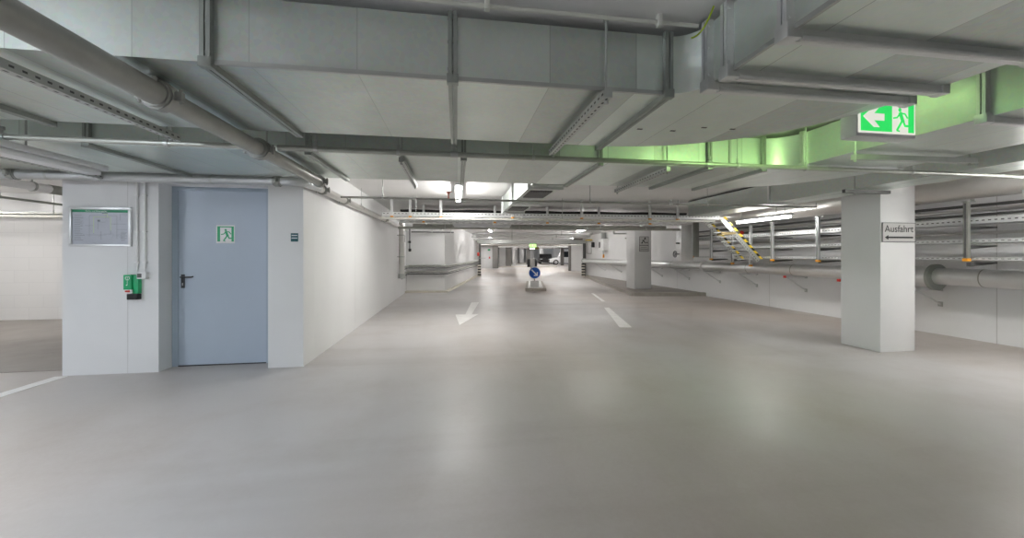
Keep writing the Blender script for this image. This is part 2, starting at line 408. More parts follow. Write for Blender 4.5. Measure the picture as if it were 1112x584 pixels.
# emergency release box, counter box, conduits
gb = thing('door_release_box', 'green emergency release box with a red button and black foot on the white wall', 'alarm box', (-3.505, 4.68, .81))
MB().box(-3.572, -3.497, 4.61, 4.68, .925, 1.087, bev=.004).build('case', 'green', gb)
MB().box(-3.497, -3.445, 4.63, 4.68, .88, 1.08, bev=.004).build('side_case', 'green', gb)
sy = MB(); O = (-3.572, 4.61, .925)
sy.stroke([(.022, .115), (.022, .14), (.034, .14)], .005, O, UX, UZ, .001).stroke([(.045, .14), (.058, .14), (.058, .115)], .005, O, UX, UZ, .001).stroke([(.026, .108), (.052, .108)], .005, O, UX, UZ, .001)
sy.flat([(.033+.006*math.cos(k*PI/5), .05+.006*math.sin(k*PI/5)) for k in range(10)], O, UX, UZ, .001)
sy.stroke([(.034, .14), (.045, .14)], .003, O, UX, UZ, .001).stroke([(.039, .14), (.039, .05)], .003, O, UX, UZ, .001)
sy.build('symbol', 'white', gb, smooth=False)
MB().box(-3.565, -3.495, 4.612, 4.66, .893, .925, bev=.003).build('button_plate', 'white', gb)
MB().box(-3.552, -3.507, 4.602, 4.614, .90, .918, bev=.004).build('red_button', 'red', gb)
MB().box(-3.548, -3.447, 4.62, 4.68, .815, .878, bev=.004).build('key_box', 'black', gb)
cb = tag(MB().box(-3.455, -3.368, 4.625, 4.68, 1.04, 1.115, bev=.005).build('switch_box', 'pvc'), 'small white box with a dark window beside the green release box', 'switch box')
MB().box(-3.449, -3.408, 4.622, 4.626, 1.055, 1.098, bev=.001).build('dark_window', 'grille', cb)
for x, z0, lab in ((-3.482, 1.12, 'white wall conduit running down to the green release box'), (-3.405, 1.117, 'white wall conduit running down to the small white switch box')):
    c = thing('wall_conduit', lab, 'conduit', (x, 4.66, z0), 'conduits beside the escape plan')
    MB().tube([(x, 4.665, z0+.04), (x, 4.665, 2.47)], .011).build('tube', 'pvc', c)
    MB().tube([(x, 4.665, z0), (x, 4.665, z0+.05)], .005).build('cable_end', 'pvc', c)
    for z in (1.21, 1.55, 1.95): MB().box(x-.016, x+.018, 4.648, 4.68, z, z+.018, bev=.003).build('mount_clip', 'pvc', c)

# ------------------------------------------------------------------ floor marks and islands
a = MB()
for pts in ([(-.03, 8.24), (.05, 7.0), (.47, 8.24)], [(.185, 8.23), (.325, 8.23), (.605, 10.3), (.40, 10.33)]): a.prism(pts, .0006, .003)
tag(a.build('floor_arrow', 'line', smooth=False), 'white arrow pointing at the viewer painted on the driveway floor', 'floor marking')
for pts, lab in (([(2.90, 6.36), (3.12, 6.33), (3.73, 8.79), (3.61, 8.81)], 'short white lane dash painted nearest on the right of the driveway'),
                 ([(4.02, 9.95), (4.12, 9.93), (4.62, 12.2), (4.54, 12.22)], 'worn white lane dash further up the driveway'),
                 ([(-4.25, 2.6), (-4.13, 2.6), (-4.13, 4.66), (-4.25, 4.66)], 'white bay line on the floor below the framed escape plan')):
    tag(MB().prism(pts, .0006, .003).build('lane_dash', 'line', smooth=False), lab, 'floor marking', 'painted lane lines')
isl = thing('traffic_island', 'long kerbed island carrying the white column and running along the right wall', 'traffic island', (6.7, 12, 0))
MB().prism([(5.66, 11.26), (7.84, 10.95), (7.84, 21.3), (7.75, 21.3), (6.78, 17.2)], 0, .10).build('paving', 'bay', isl, smooth=False)
kb = MB()
for p, q in (((5.58, 11.20), (7.84, 10.88)), ((5.58, 11.20), (6.70, 17.2)), ((6.70, 17.2), (7.70, 21.4))): kb.bar((p[0], p[1], .055), (q[0], q[1], .055), .14, .11)
kb.build('kerb', 'kerb', isl, smooth=False)
tag(MB().prism([(-1.765, 13.22), (-.30, 13.2), (1.64, 25.1), (1.485, 25.12), (-.41, 13.35), (-1.765, 13.56)], 0, .05).build('kerb', 'kerb_pale', smooth=False), 'low pale kerb along the foot of the projecting white room', 'kerb')

ti = thing('traffic_island', 'small narrow kerb island under the round blue arrow sign', 'traffic island', FAR @ Vector((.9, 13.6, 0)))
MB(FAR).prism([(.48, 13.45), (1.24, 13.45), (1.42, 17.4), (.68, 17.4)], 0, .10).build('kerb', 'kerb', ti, smooth=False)
MB(FAR).prism([(.58, 13.62), (1.14, 13.62), (1.32, 17.3), (.78, 17.3)], .10, .106).build('top_coat', 'line', ti, smooth=False)
sp = thing('keep_right_sign', 'round blue sign with a white slanting arrow on a short post', 'traffic sign', FAR @ Vector((.86, 14.2, .10)))
cx, cz, vv = .86, .63, 14.15
MB(FAR).tube([(cx, vv+.05, .107), (cx, vv+.05, .80)], .025).build('post', 'steel_pipe', sp)
MB(FAR).box(cx-.16, cx+.16, vv-.02, vv+.14, .107, .33, bev=.01).build('foot_block', 'signgrey', sp)
MB(FAR).tube([(cx, vv-.012, cz), (cx, vv+.012, cz)], .225, 32).build('rim_disc', 'white', sp)
pn = MB(FAR).tube([(cx, vv-.016, cz), (cx, vv-.010, cz)], .208, 32).build('blue_disc', 'blue', sp)
ar = MB(FAR); O = (cx, vv-.016, cz)
ar.stroke([(-.11, .11), (.06, -.06)], .05, O, UX, UZ, .003)
ar.flat([(.12, -.12), (.12, .03), (.075, .03), (.075, -.075), (-.03, -.075), (-.03, -.12)], O, UX, UZ, .0032)
ar.build('white_arrow', 'white', pn, smooth=False)

# ------------------------------------------------------------------ column signs
O = (5.605, 4.188, 1.475)
s = tag(MB().box(5.605, 6.135, 4.19, 4.20, 1.475, 1.735).build('exit_way_sign', 'signgrey', smooth=False), 'grey plate reading Ausfahrt over a black arrow on the near white column', 'sign')
b = MB()
W_, H_ = .53, .26
for q in ([(0, 0), (W_, 0), (W_, .006), (0, .006)], [(0, H_-.006), (W_, H_-.006), (W_, H_), (0, H_)], [(0, 0), (.006, 0), (.006, H_), (0, H_)], [(W_-.006, 0), (W_, 0), (W_, H_), (W_-.006, H_)]): b.flat(q, O, UX, UZ, .0025)
b.build('border', 'dark', s, smooth=False)
MB().text('Ausfahrt', .46, (5.605+.035, 4.189, 1.475+.135), UX, UZ, .0015, height=.092).build('lettering', 'black', s, smooth=False)
ar = MB().flat([(.085, .052), (.49, .052), (.49, .073), (.085, .073)], O, UX, UZ, .0015).flat([(.038, .0625), (.092, .032), (.092, .093)], O, UX, UZ, .0017)
ar.build('arrow', 'black', s, smooth=False)
O = (6.39, 12.388, 1.43)
s = tag(MB().box(6.39, 6.74, 12.39, 12.40, 1.43, 1.96).build('notice_sign', 'signgrey', smooth=False), 'grey notice plate with a black pictogram on the column of the kerbed island', 'sign')
b = MB()
for q in ([(0, 0), (.35, 0), (.35, .012), (0, .012)], [(0, .518), (.35, .518), (.35, .53), (0, .53)], [(0, 0), (.012, 0), (.012, .53), (0, .53)], [(.338, 0), (.35, 0), (.35, .53), (.338, .53)]): b.flat(q, O, UX, UZ, .0025)
b.stroke([(.02, .22), (.33, .22)], .016, O, UX, UZ, .002).stroke([(.06, .14), (.28, .14)], .010, O, UX, UZ, .002).stroke([(.04, .075), (.32, .075)], .012, O, UX, UZ, .002)
b.stroke([(.10, .32), (.20, .45), (.24, .42)], .02, O, UX, UZ, .002).stroke([(.12, .40), (.18, .36), (.22, .30)], .028, O, UX, UZ, .0022).stroke([(.26, .32), (.31, .32)], .03, O, UX, UZ, .002)
b.flat([(.215+.026*math.cos(k*PI/6), .475+.026*math.sin(k*PI/6)) for k in range(12)], O, UX, UZ, .002)
b.stroke([(.08, .30), (.12, .30)], .03, O, UX, UZ, .002)
b.build('pictogram', 'black', s, smooth=False)
# ------------------------------------------------------------------ air ducts
ZB, ZT = 2.15, 2.45
def flange_x(p, x, y0, y1, name='flange', z0=ZB, z1=ZT, e=.030):
    """a bolted frame round a duct that runs along X"""
    m = MB()
    for a in (x-.021, x+.003):
        m.box(a, a+.018, y0-e, y0, z0-e*.3, z1+.01).box(a, a+.018, y1, y1+e*.6, z0-e*.3, z1+.01)
        m.box(a, a+.018, y0-e, y1+e*.6, z0-e, z0)
    for z in (z0+.03, z0+.16, z0+.27): m.box(x-.024, x+.024, y0-e*.8, y0-e*.5, z, z+.012, bev=.002)
    m.box(x-.027, x+.027, y0-e-.003, y0+.004, z0-e-.003, z0+.012, bev=.003)
    return m.build(name, 'flange', p)
def flange_y(p, y, x0, x1, name='flange', z0=ZB, z1=ZT, e=.036):
    m = MB()
    for a in (y-.021, y+.003):
        m.box(x0-e, x0, a, a+.018, z0-e*.3, z1+.01).box(x1, x1+e*.6, a, a+.018, z0-e*.3, z1+.01)
        m.box(x0-e, x1+e*.6, a, a+.018, z0-e, z0)
    for z in (z0+.03, z0+.16, z0+.27): m.box(x0-e*.8, x0-e*.5, y-.024, y+.024, z, z+.012, bev=.002)
    m.box(x0-e-.004, x0+.02, y-.03, y+.03, z0-e-.004, z0+.02, bev=.004)
    m.box(x1-.02, x1+e*.6+.004, y-.03, y+.03, z0-e-.004, z0+.02, bev=.004)
    m.tube([(x0+.03, y-.012, z0-e*.8), (x1-.03, y-.012, z0-e*.8)], .014, 10)
    return m.build(name, 'bright', p)
def section(p, x0, x1, y0, y1, z0=ZB, z1=ZT):
    m = MB().box(x0, x1, y0, y1, z0, z1)
    return m.build('duct_section', 'duct', p, smooth=False)
def elbow(p, outer, inner, z0=ZB, z1=ZT, plugs=()):
    m = MB().prism(outer+inner[::-1], z0, z1)
    for x, y in plugs: m.box(x-.018, x+.018, y-.008, y+.008, z0-.002, z0+.01, 1)
    return m.build('elbow', ['duct', 'slot'], p)

d1 = thing('air_duct', 'nearest galvanised air duct crossing overhead and elbowing back towards the viewer', 'air duct', (0, 2.3, ZB), 'large air ducts')
for a, b in ((-6.0, -2.55), (-2.55, -1.08), (-1.08, -.02), (-.02, 1.09)): section(d1, a, b-.001, 1.82, 2.77)
for x in (-2.55, -1.08, -.02, 1.09): flange_x(d1, x, 1.82, 2.77)
c = (1.10, 1.67)
elbow(d1, arc(c, 1.32, 1.10, PI/2, 0, 20), arc(c, .15, .15, PI/2, 0, 10), plugs=((1.22, 2.36), (1.46, 2.36), (1.63, 2.27), (1.84, 2.27)))
section(d1, 1.25, 2.42, 1.245, 1.669); section(d1, 1.25, 2.42, -1.6, 1.244)
for y in (1.69, 1.555, 1.245, .1): flange_y(d1, y, 1.25, 2.42)
MB().bar((-1.05, 1.812, ZB-.004), (-.05, 1.812, ZB-.004), .014, .02).bar((.0, 1.812, ZB-.004), (1.06, 1.812, ZB-.004), .014, .02).build('edge_fold', 'strut', d1, smooth=False)
MB().bar((1.242, 1.52, ZB-.004), (1.242, 1.28, ZB-.004), .014, .02).bar((1.242, 1.21, ZB-.004), (1.242, .13, ZB-.004), .014, .02).build('edge_fold', 'strut', d1, smooth=False)

d2 = thing('air_duct', 'second air duct crossing behind the nearest one, its bend green beside the hanging exit sign', 'air duct', (0, 3.8, ZB), 'large air ducts')
xs = [-6.0, -2.77, -1.20, .06, 1.30, 2.40, 2.98]
for a, b in zip(xs, xs[1:]): section(d2, a, b-.001, 3.28, 4.35)
for x in xs[1:]: flange_x(d2, x, 3.28, 4.35)
c = (2.98, 3.03)
elbow(d2, arc(c, 1.29, 1.32, PI/2, 0, 20), arc(c, .25, .25, PI/2, 0, 10))
section(d2, 3.23, 4.27, 1.85, 3.029); section(d2, 3.23, 4.27, -1.6, 1.849)
for y in (3.06, 1.85, .3): flange_y(d2, y, 3.23, 4.27)
MB().box(2.62, 2.64, 3.272, 3.28, ZB, ZT).build('seam_strip', 'strut', d2, smooth=False)

d3 = thing('air_duct', 'small white-lit branch duct with two dark grilles in its underside', 'air duct', (1.1, 5.8, ZB), 'smaller air ducts')
MB().box(.90, 1.31, 4.40, 7.36, ZB, ZT).build('duct_section', 'duct', d3, smooth=False)
for y in (4.56, 5.95, 7.30): flange_y(d3, y, .90, 1.31, z1=ZT, e=.03)
for y0_, y1_ in ((4.80, 5.36), (6.45, 6.98)):
    g = MB().box(.955, 1.255, y0_, y1_, ZB-.012, ZB, 0)
    for k in range(9): g.box(.965+k*.032, .985+k*.032, y0_+.02, y1_-.02, ZB-.016, ZB-.011, 1)
    g.build('grille', ['grille', 'dark'], d3, smooth=False)
d4 = thing('air_duct', 'long air duct running away just left of the near white column', 'air duct', (5.3, 4.5, ZB), 'smaller air ducts')
for a, b in ((-.5, 2.4), (2.4, 5.4), (5.4, 7.55)): section(d4, 5.04, 5.55, a, b-.001, ZB, ZT+.015)
for y in (2.4, 5.4): MB().box(5.02, 5.04, y-.02, y+.02, ZB-.02, ZT).box(5.02, 5.57, y-.02, y+.02, ZB-.02, ZB).build('flange', 'bright', d4, smooth=False)
MB().box(5.03, 5.56, .0, 7.55, ZT+.016, ZT+.03).build('mount_rail', 'dark', d4, smooth=False)

def hanger(name_lab, x0, y0, x1, y1, rods, z=2.10, w=.042, perf=True, mat='strut'):
    """a slotted channel carried on threaded rods from the ceiling"""
    t = thing('duct_hanger', name_lab, 'duct hanger', ((x0+x1)/2, (y0+y1)/2, z), 'slotted hangers under the ducts')
    m = MB().bar((x0, y0, z), (x1, y1, z), w, w)
    n = 22; dx, dy = x1-x0, y1-y0; L = math.hypot(dx, dy); ux, uy = dx/L, dy/L
    if perf:
        for k in range(n):
            s = (k+.5)/n
            m.bar((x0+dx*s-ux*.010, y0+dy*s-uy*.010, z), (x0+dx*s+ux*.010, y0+dy*s+uy*.010, z), w+.0012, .010, 1)
            m.bar((x0+dx*s-ux*.010, y0+dy*s-uy*.010, z), (x0+dx*s+ux*.010, y0+dy*s+uy*.010, z), .010, w+.0012, 1)
    m.build('channel', [mat, 'slot'], t, smooth=False)
    for rx, ry in rods:
        MB().tube([(rx, ry, z-.03), (rx, ry, CEIL)], .006, 8).tube([(rx, ry, z-.04), (rx, ry, z-.024)], .011, 6).tube([(rx, ry, z+.022), (rx, ry, z+.036)], .011, 6).tube([(rx, ry, CEIL-.02), (rx, ry, CEIL)], .016, 8).build('hanger_rod', 'strut', t)
    return t
hanger('slotted channel on rods under the nearest duct, left of its curved bend', .74, 1.75, .73, 2.84, [(.745, 1.79), (.735, 2.80)])
hanger('slotted channel under the nearest duct beside the thick slanting pipe', -1.89, 1.75, -1.89, 2.86, [(-1.89, 1.79), (-1.89, 2.80)])
hanger('slotted channel under the second duct nearest the upright lamp', -.46, 3.22, -.47, 4.42, [(-.46, 3.245), (-.47, 4.385)])
hanger('slotted channel under the second duct over the left bay', -3.62, 3.22, -3.60, 4.39, [(-3.62, 3.245), (-3.60, 4.375)])
hanger('slotted channel under the second duct near its green lit corner', 1.95, 3.22, 1.97, 4.42, [(1.95, 3.245), (1.97, 4.385)])
hanger('slotted channel crossing under the second duct just below the exit sign', 3.20, 2.60, 4.36, 2.56, [(3.215, 2.60), (4.30, 2.56)], perf=False)
hanger('short dark channel on rods by the top of the near white column', 4.84, 4.05, 5.52, 4.05, [(5.0, 4.05)], mat='grille', perf=False, z=2.11)

# ------------------------------------------------------------------ pipes under the ceiling
def hang_clamp(p, x, y, z, r, horiz='x', top=CEIL):
    m = MB().tube([(x, y, z+r), (x, y, top)], .005, 8).tube([(x, y, z+r+.005), (x, y, z+r+.04)], .009, 8)
    d = (.012, 0, 0) if horiz == 'x' else (0, .012, 0)
    m.tube([Vector((x, y, z))-Vector(d), Vector((x, y, z))+Vector(d)], r+.006, 14)
    return m.build('hanger', 'strut', p)
def coupling(p, c, axis, r, mat='pipe_grey'):
    a = Vector(axis).normalized(); c = Vector(c)
    m = MB(); ring(c, a, r+.017, .05, m, 18); ring(c-a*.03, a, r+.009, .02, m, 18); ring(c+a*.03, a, r+.009, .02, m, 18)
    s = a.cross(Vector((0, 0, 1))).normalized()
    for q in (-1, 1):
        m.bar(c+s*q*(r+.03)-Vector((0, 0, .022)), c+s*q*(r+.03)+Vector((0, 0, .022)), .03, .024)
        m.tube([c+s*q*(r+.034)-Vector((0, 0, .036)), c+s*q*(r+.034)+Vector((0, 0, .036))], .008, 8)
    return m.build('coupling', mat, p)

R1 = .056
mp = thing('sprinkler_main', 'thick grey pipe slanting in from the upper left under both ducts', 'pipe', (-1.43, 2.4, 2.02))
MB().tube([(-1.43, -.6, 2.075), (-1.43, 2.05, 2.075)], R1, 22).build('pipe', 'pipe_grey', mp)
MB().tube([(-1.43, 2.052, 2.075), (-1.43, 3.0, 2.075)], R1-.004, 22).build('pipe', 'pipe_grey', mp)
MB().tube([(-1.43, 3.002, 2.075), (-1.43, 4.16, 2.075)], R1-.004, 22).build('pipe', 'pipe_grey', mp)
coupling(mp, (-1.43, 2.05, 2.075), (0, 1, 0), R1); coupling(mp, (-1.43, 2.97, 2.075), (0, 1, 0), R1+.004)
coupling(mp, (-1.43, 4.17, 2.075), (0, 1, 0), R1-.01)
MB().tube([(-1.43, 2.0, 2.13), (-1.43, 2.0, 2.148)], .02, 10).build('hanger', 'strut', mp)
MB().tube([(-1.43, 3.08, 2.12), (-1.43, 3.08, CEIL)], .006, 8).build('hanger', 'strut', mp)
def branch(lab, x0, x1, y, z, r, hx, mat='steel_pipe', ring_x=(), grp='thin sprinkler pipes crossing overhead'):
    p = thing('sprinkler_pipe', lab, 'pipe', ((x0+x1)/2, y, z-r), grp)
    MB().tube([(x0, y, z), (x1, y, z)], r, 14).build('pipe', mat, p)
    for x in hx: hang_clamp(p, x, y, z, r)
    for x in ring_x: MB().tube([(x-.03, y, z), (x+.03, y, z)], r+.006, 14).tube([(x, y, z+r), (x, y, z+r+.03)], .012, 10).tube([(x, y, z+r+.03), (x, y, z+r+.05)], .02, 10).build('sprinkler_head', 'strut', p)
    return p
branch('thin greenish pipe between the two large ducts, right of the thick slanting pipe', -1.315, 5.95, 3.0, 2.10, .020, (-1.05, -.45, .62, 2.48, 3.18, 4.35), ring_x=(-.02, 2.2))
branch('thin pipe between the two large ducts, left of the thick slanting pipe', -7.0, -1.545, 3.0, 2.10, .020, (-2.05, -5.2), ring_x=(-3.05,))
pp = branch('thin dark pipe crossing behind the upright lamp to the big wrapped pipe', -1.62, 6.10, 5.56, 2.12, .015, (-1.05, 2.05, 4.05), 'pipe_grey', (3.4,))
MB().tube([(6.10, 5.56, 2.12), (6.10, 5.56, 2.20)], .010, 10).build('end_riser', 'steel_pipe', pp)
MB().tube([(-.12, 5.56, 2.135), (-.12, 5.56, 2.20)], .010, 10).tube([(-.12, 5.56, 2.20), (-.12, 5.56, 2.23)], .022, 10).box(-.17, -.07, 5.55, 5.57, 2.228, 2.236).build('sprinkler_head', 'salmon', pp)

wp = thing('water_pipe', 'zinc pipe passing above the door, turning at the corner along the long white wall', 'pipe', (-1.7, 4.4, 2.06))
R2 = .044
MB().tube(bend([(-9.5, 4.44, 2.115), (-1.69, 4.44, 2.115), (-1.69, 4.9, 2.13)], .14, 10), R2+.004, 18).build('pipe', 'zinc', wp)
MB().tube([(-1.69, 4.902, 2.13), (-1.69, 11.50, 2.147)], R2+.003, 18).build('wrapped_pipe', 'wrap', wp)
for c, a in (((-1.95, 4.44, 2.115), (1, 0, 0)), ((-1.69, 5.05, 2.13), (0, 1, 0)), ((-1.69, 6.0, 2.132), (0, 1, 0)), ((-4.4, 4.44, 2.115), (1, 0, 0)), ((-1.69, 9.2, 2.14), (0, 1, 0))): coupling(wp, c, a, R2)
for x in (-6.2, -4.1, -2.6): hang_clamp(wp, x, 4.44, 2.115, R2)
for y in (7.0, 9.8): hang_clamp(wp, -1.69, y, 2.14, R2, 'y')
for y in (7.4,):
    pass
cp = thing('ceiling_conduit', 'pale conduit along the ceiling just in front of the nearest duct', 'conduit', (.4, 1.72, 2.45))
MB().tube([(-2.4, 1.735, 2.452), (1.21, 1.735, 2.462)], .010, 10).build('tube', 'cream', cp)
for x in (-.9, .14, 1.0): MB().box(x-.012, x+.012, 1.72, 1.75, 2.44, CEIL, bev=.003).build('mount_clip', 'cream', cp)
ew = MB().tube([Vector((1.10, 1.625, 2.33))+Vector((.095*s, -.03*s, .14*s*s)) for s in [i/10 for i in range(11)]], .004, 8)
tag(ew.build('earthing_cord', 'ygreen'), 'thin yellow green wire looped beside the bend of the nearest duct', 'cable')

# left bay pipes
wq = thing('water_pipe', 'short wrapped pipe in the corner beyond the pale downpipe', 'pipe', (-1.69, 12.4, 2.1))
MB().tube([(-1.69, 11.70, 2.15), (-1.69, 13.2, 2.15)], R2, 16).build('wrapped_pipe', 'wrap', wq); hang_clamp(wq, -1.69, 12.9, 2.15, R2, 'y')
bp = thing('bay_pipe', 'thick pale pipe entering the side bay beneath the ceiling', 'pipe', (-6, 6, 2.1), 'pipes in the side bay')
MB().tube([(-5.5, 4.62, 2.2), (-5.5, 5.95, 2.2)], .056, 18).build('wrapped_pipe', 'pvc', bp)
MB().tube([(-5.5, 5.95, 2.2), (-5.5, 8.5, 2.2)], .062, 18).build('end_piece', 'steel_pipe', bp)
for x, y in ((-5.5, 5.75),): hang_clamp(bp, x, y, 2.2, .06, 'y')
for lab, p0, p1, r, m_, hs in (('dark thin pipe running back under the thick pale pipe of the side bay', (-5.66, 4.7, 2.03), (-5.66, 7.55, 2.03), .016, 'steel_pipe', (.3, .82)),
                             ('brassy thin pipe level across the back of the side bay', (-9.6, 7.6, 2.02), (-4.3, 7.6, 2.03), .018, 'steel_pipe', (.5,)),
                             ('pale thin pipe lowest across the back of the side bay', (-9.6, 8.2, 2.02), (-4.3, 8.2, 2.03), .024, 'cream', (.5,))):
    t = thing('bay_pipe', lab, 'pipe', p0, 'pipes in the side bay')
    MB().tube([p0, p1], r, 12).build('pipe', m_, t)
    for s in hs:
        q = Vector(p0).lerp(Vector(p1), s); hang_clamp(t, q.x, q.y, q.z, r)
t = thing('ceiling_conduit', 'white conduit across the ceiling above the pipe over the door', 'conduit', (-4, 4.56, 2.2))
MB().tube([(-9.0, 4.56, 2.235), (-2.0, 4.56, 2.235)], .012, 10).build('tube', 'pvc', t)
for x in (-4.9, -3.95, -2.9): hang_clamp(t, x, 4.56, 2.235, .012)

# ------------------------------------------------------------------ cable trays crossing the driveway
TR = Matrix.Translation((0, 8.1, 0)) @ Matrix.Rotation(-.045, 4, 'Z') @ Matrix.Translation((0, -8.1, 0))
def tray_x(p, x0, x1, y0, y1, z0, h, slots=True, step=.075, name='tray_channel', mat='tray'):
    m = MB(TR)
    m.box(x0, x1, y0, y1, z0, z0+.004).box(x0, x1, y0, y0+.004, z0, z0+h).box(x0, x1, y1-.004, y1, z0, z0+h)
    m.box(x0, x1, y0-.008, y0, z0+h-.008, z0+h)
    if slots:
        n = int((x1-x0)/step)
        for k in range(n):
            x = x0+(k+.5)*step; m.box(x-step*.24, x+step*.24, y0-.0015, y0+.002, z0+h*.60, z0+h*.74, 1)
            for y in (y0+(y1-y0)*.25, y0+(y1-y0)*.6): m.box(x-step*.22, x+step*.22, y, y+.03, z0-.0012, z0+.002, 1)
    return m.build(name, [mat, 'slot'], p, smooth=False)
def tray_post(p, x, y, z0, cap='orange', arm=None, w=.05, mat='bright'):
    q = MB(TR).box(x-w/2, x+w/2, y-.02, y+.02, z0, CEIL).build('hanger_post', mat, p, smooth=False)
    MB(TR).box(x-w/2-.004, x+w/2+.004, y-.024, y+.024, z0-.022, z0+.012, bev=.003).build('end_cap', cap, q)
    if arm: MB(TR).bar((x, y, arm[2]), (x, arm[1], arm[2]), .03, .03).build('arm', mat, q, smooth=False)
T1 = thing('cable_tray', 'nearest perforated cable tray crossing the driveway, hung on short posts', 'cable tray', (2.2, 8.2, 2.09), 'cable trays crossing the driveway')
tray_x(T1, -1.52, 5.92, 7.95, 8.55, 2.105, .09)
for x in (-1.32, -.95, -.32, 1.19, 2.70, 4.25, 4.90): tray_post(T1, x, 7.925, 2.10, arm=(0, 8.57, 2.092))
tk = thing('cable_trunking', 'pale slim trunking crossing just below the nearest perforated tray', 'trunking', (2, 7.6, 2.02))
MB(TR).box(-1.5, 5.62, 7.68, 7.76, 2.025, 2.062, bev=.004).build('channel', 'cream', tk)
for x in (-.80, 2.22, 4.8): MB(TR).tube([(x, 7.72, 2.06), (x, 7.72, CEIL)], .006, 8).build('hanger_rod', 'strut', tk)
T2 = thing('cable_tray', 'second cable tray crossing the driveway, filled with added black cables', 'cable tray', (2.2, 9.3, 2.09), 'cable trays crossing the driveway')
tray_x(T2, -1.4, 5.95, 9.05, 9.55, 2.10, .07, step=.16)
for x in (-.82, .87, 2.16, 3.46, 4.79): tray_post(T2, x, 9.02, 2.095, arm=(0, 9.57, 2.086))
for k in range(15):  # cables added to darken the gap between tray and ceiling
    y = 9.12+.13*(k//5); zc = 2.142+.056*(k % 5)
    c = MB(TR).tube([(-1.38+.3*i, y+.012*math.sin(i*.9), zc+.008*math.sin(i*1.3)) for i in range(25)], .026, 7)
    tag(c.build('power_cable', 'black'), 'black cable added to darken the gap above the second tray across the driveway', 'cable', 'added black cables in the second tray')
def cross_pipe(lab, x0, x1, y, z, r, mat, clamps, Mx=TR, grp='pipes crossing the driveway', hang=True, name='cross_pipe', ends=None):
    p = thing(name, lab, 'pipe', Mx @ Vector(((x0+x1)/2, y, z-r)), grp)
    pts = [(x0, y, z), (x1, y, z)]
    if ends: pts = bend([ends[0]]+pts+([ends[1]] if ends[1] else []), r*1.6, 8)
    MB(Mx).tube(pts, r, 18).build('pipe', mat, p)
    for x in clamps:
        m = MB(Mx); ring((x, y, z), (1, 0, 0), r+.008, .03, m)
        if hang: m.tube([(x, y, z+r), (x, y, CEIL)], .006, 8)
        m.build('hanger', 'strut', p)
    return p
cross_pipe('grey pipe crossing the driveway behind the second cable tray', -1.62, 6.2, 10.1, 2.025, .032, 'steel_pipe', (-.4, 1.6, 3.5, 5.2))
cross_pipe('dark pipe close above the grey pipe crossing the driveway', -1.3, 6.0, 10.5, 2.12, .045, 'pipe_grey', (-.2, 2.0, 4.0))
t3 = thing('cable_tray', 'third cable tray crossing the driveway beyond the grey pipe', 'cable tray', (2.2, 11.4, 2.1), 'cable trays crossing the driveway')
tray_x(t3, -1.4, 6.0, 11.2, 11.6, 2.09, .06, step=.2)
for x in (-.6, 1.9, 4.4): tray_post(t3, x, 11.17, 2.085, arm=(0, 11.62, 2.075), cap='grille')

# hazard-striped ramp where the nearest tray drops to the wall trays
rp = thing('tray_ramp', 'sloping tray with yellow and black striped edges dropping to the wall trays', 'cable tray', TR @ Vector((6.4, 8.2, 1.1)))
pa, pb = Vector((5.93, 0, 2.10)), Vector((6.84, 0, 1.14)); u = (pb-pa).normalized(); nrm = Vector((u.z*-1, 0, u.x))
for y in (7.95, 8.54):
    m = MB(TR); o = Vector((0, y, 0)); h = .10
    m.extr([pa+o, pb+o, pb+o+nrm*h, pa+o+nrm*h], (0, .006, 0)); L = (pb-pa).length
    n = 22
    for k in range(n):
        s = (k+.5)/n*L; m.extr([pa+o+u*(s-.012)+nrm*.02, pa+o+u*(s+.012)+nrm*.02, pa+o+u*(s+.012)+nrm*.04, pa+o+u*(s-.012)+nrm*.04], (0, -.001, 0), 1)
    sr = m.build('side_rail', ['strut', 'slot'], rp, smooth=False)
    st = MB(TR); n = 15; w_ = L/n
    for k in range(n):
        a0, a1 = L*k/n, L*(k+1)/n; sh = .035
        q = [pa+o+u*a0+nrm*h, pa+o+u*a1+nrm*h, pa+o+u*(a1+sh)+nrm*(h+.045), pa+o+u*(a0+sh)+nrm*(h+.045)]
        st.extr([v+Vector((0, -.008, 0)) for v in q], (0, .02, 0), k % 2)
    st.build('hazard_edge', ['yellow', 'black'], sr, smooth=False)
m = MB(TR)
for k in range(9):
    q = pa+u*(k+.5)/9*(pb-pa).length; m.bar((q.x, 7.956, q.z+.01), (q.x, 8.54, q.z+.01), .03, .02)
m.build('rung', 'bright', rp, smooth=False)
MB(TR).bar((6.28, 7.93, 1.80), (6.28, 8.58, 1.80), .045, .05).bar((5.95, 7.94, 1.80), (6.28, 7.94, 1.80), .02, .05).build('cross_strut', 'brass', rp, smooth=False)
# ------------------------------------------------------------------ right wall: wrapped pipe, trays, steel pipe
bigp = thing('duct_pipe', 'big pale wrapped pipe under the ceiling along the right wall', 'pipe', (6.8, 4, 2.05))
RB = .195
for a, b in ((-1.5, 4.62), (4.625, 9.2)): MB().tube([(6.8, a, 2.245), (6.8, b, 2.245)], RB, 36).build('wrapped_pipe', 'wrap', bigp)
for y in (1.2, 2.9, 4.62, 6.9): ring((6.8, y, 2.245), (0, 1, 0), RB+.003, .012, seg=36).build('joint_band', 'grille', bigp)
for y in (2.2, 3.6, 5.6, 7.6): MB().box(6.785, 6.815, y-.015, y+.015, 2.43, CEIL).box(6.74, 6.86, y-.02, y+.02, 2.435, 2.447).build('hanger', 'strut', bigp, smooth=False)

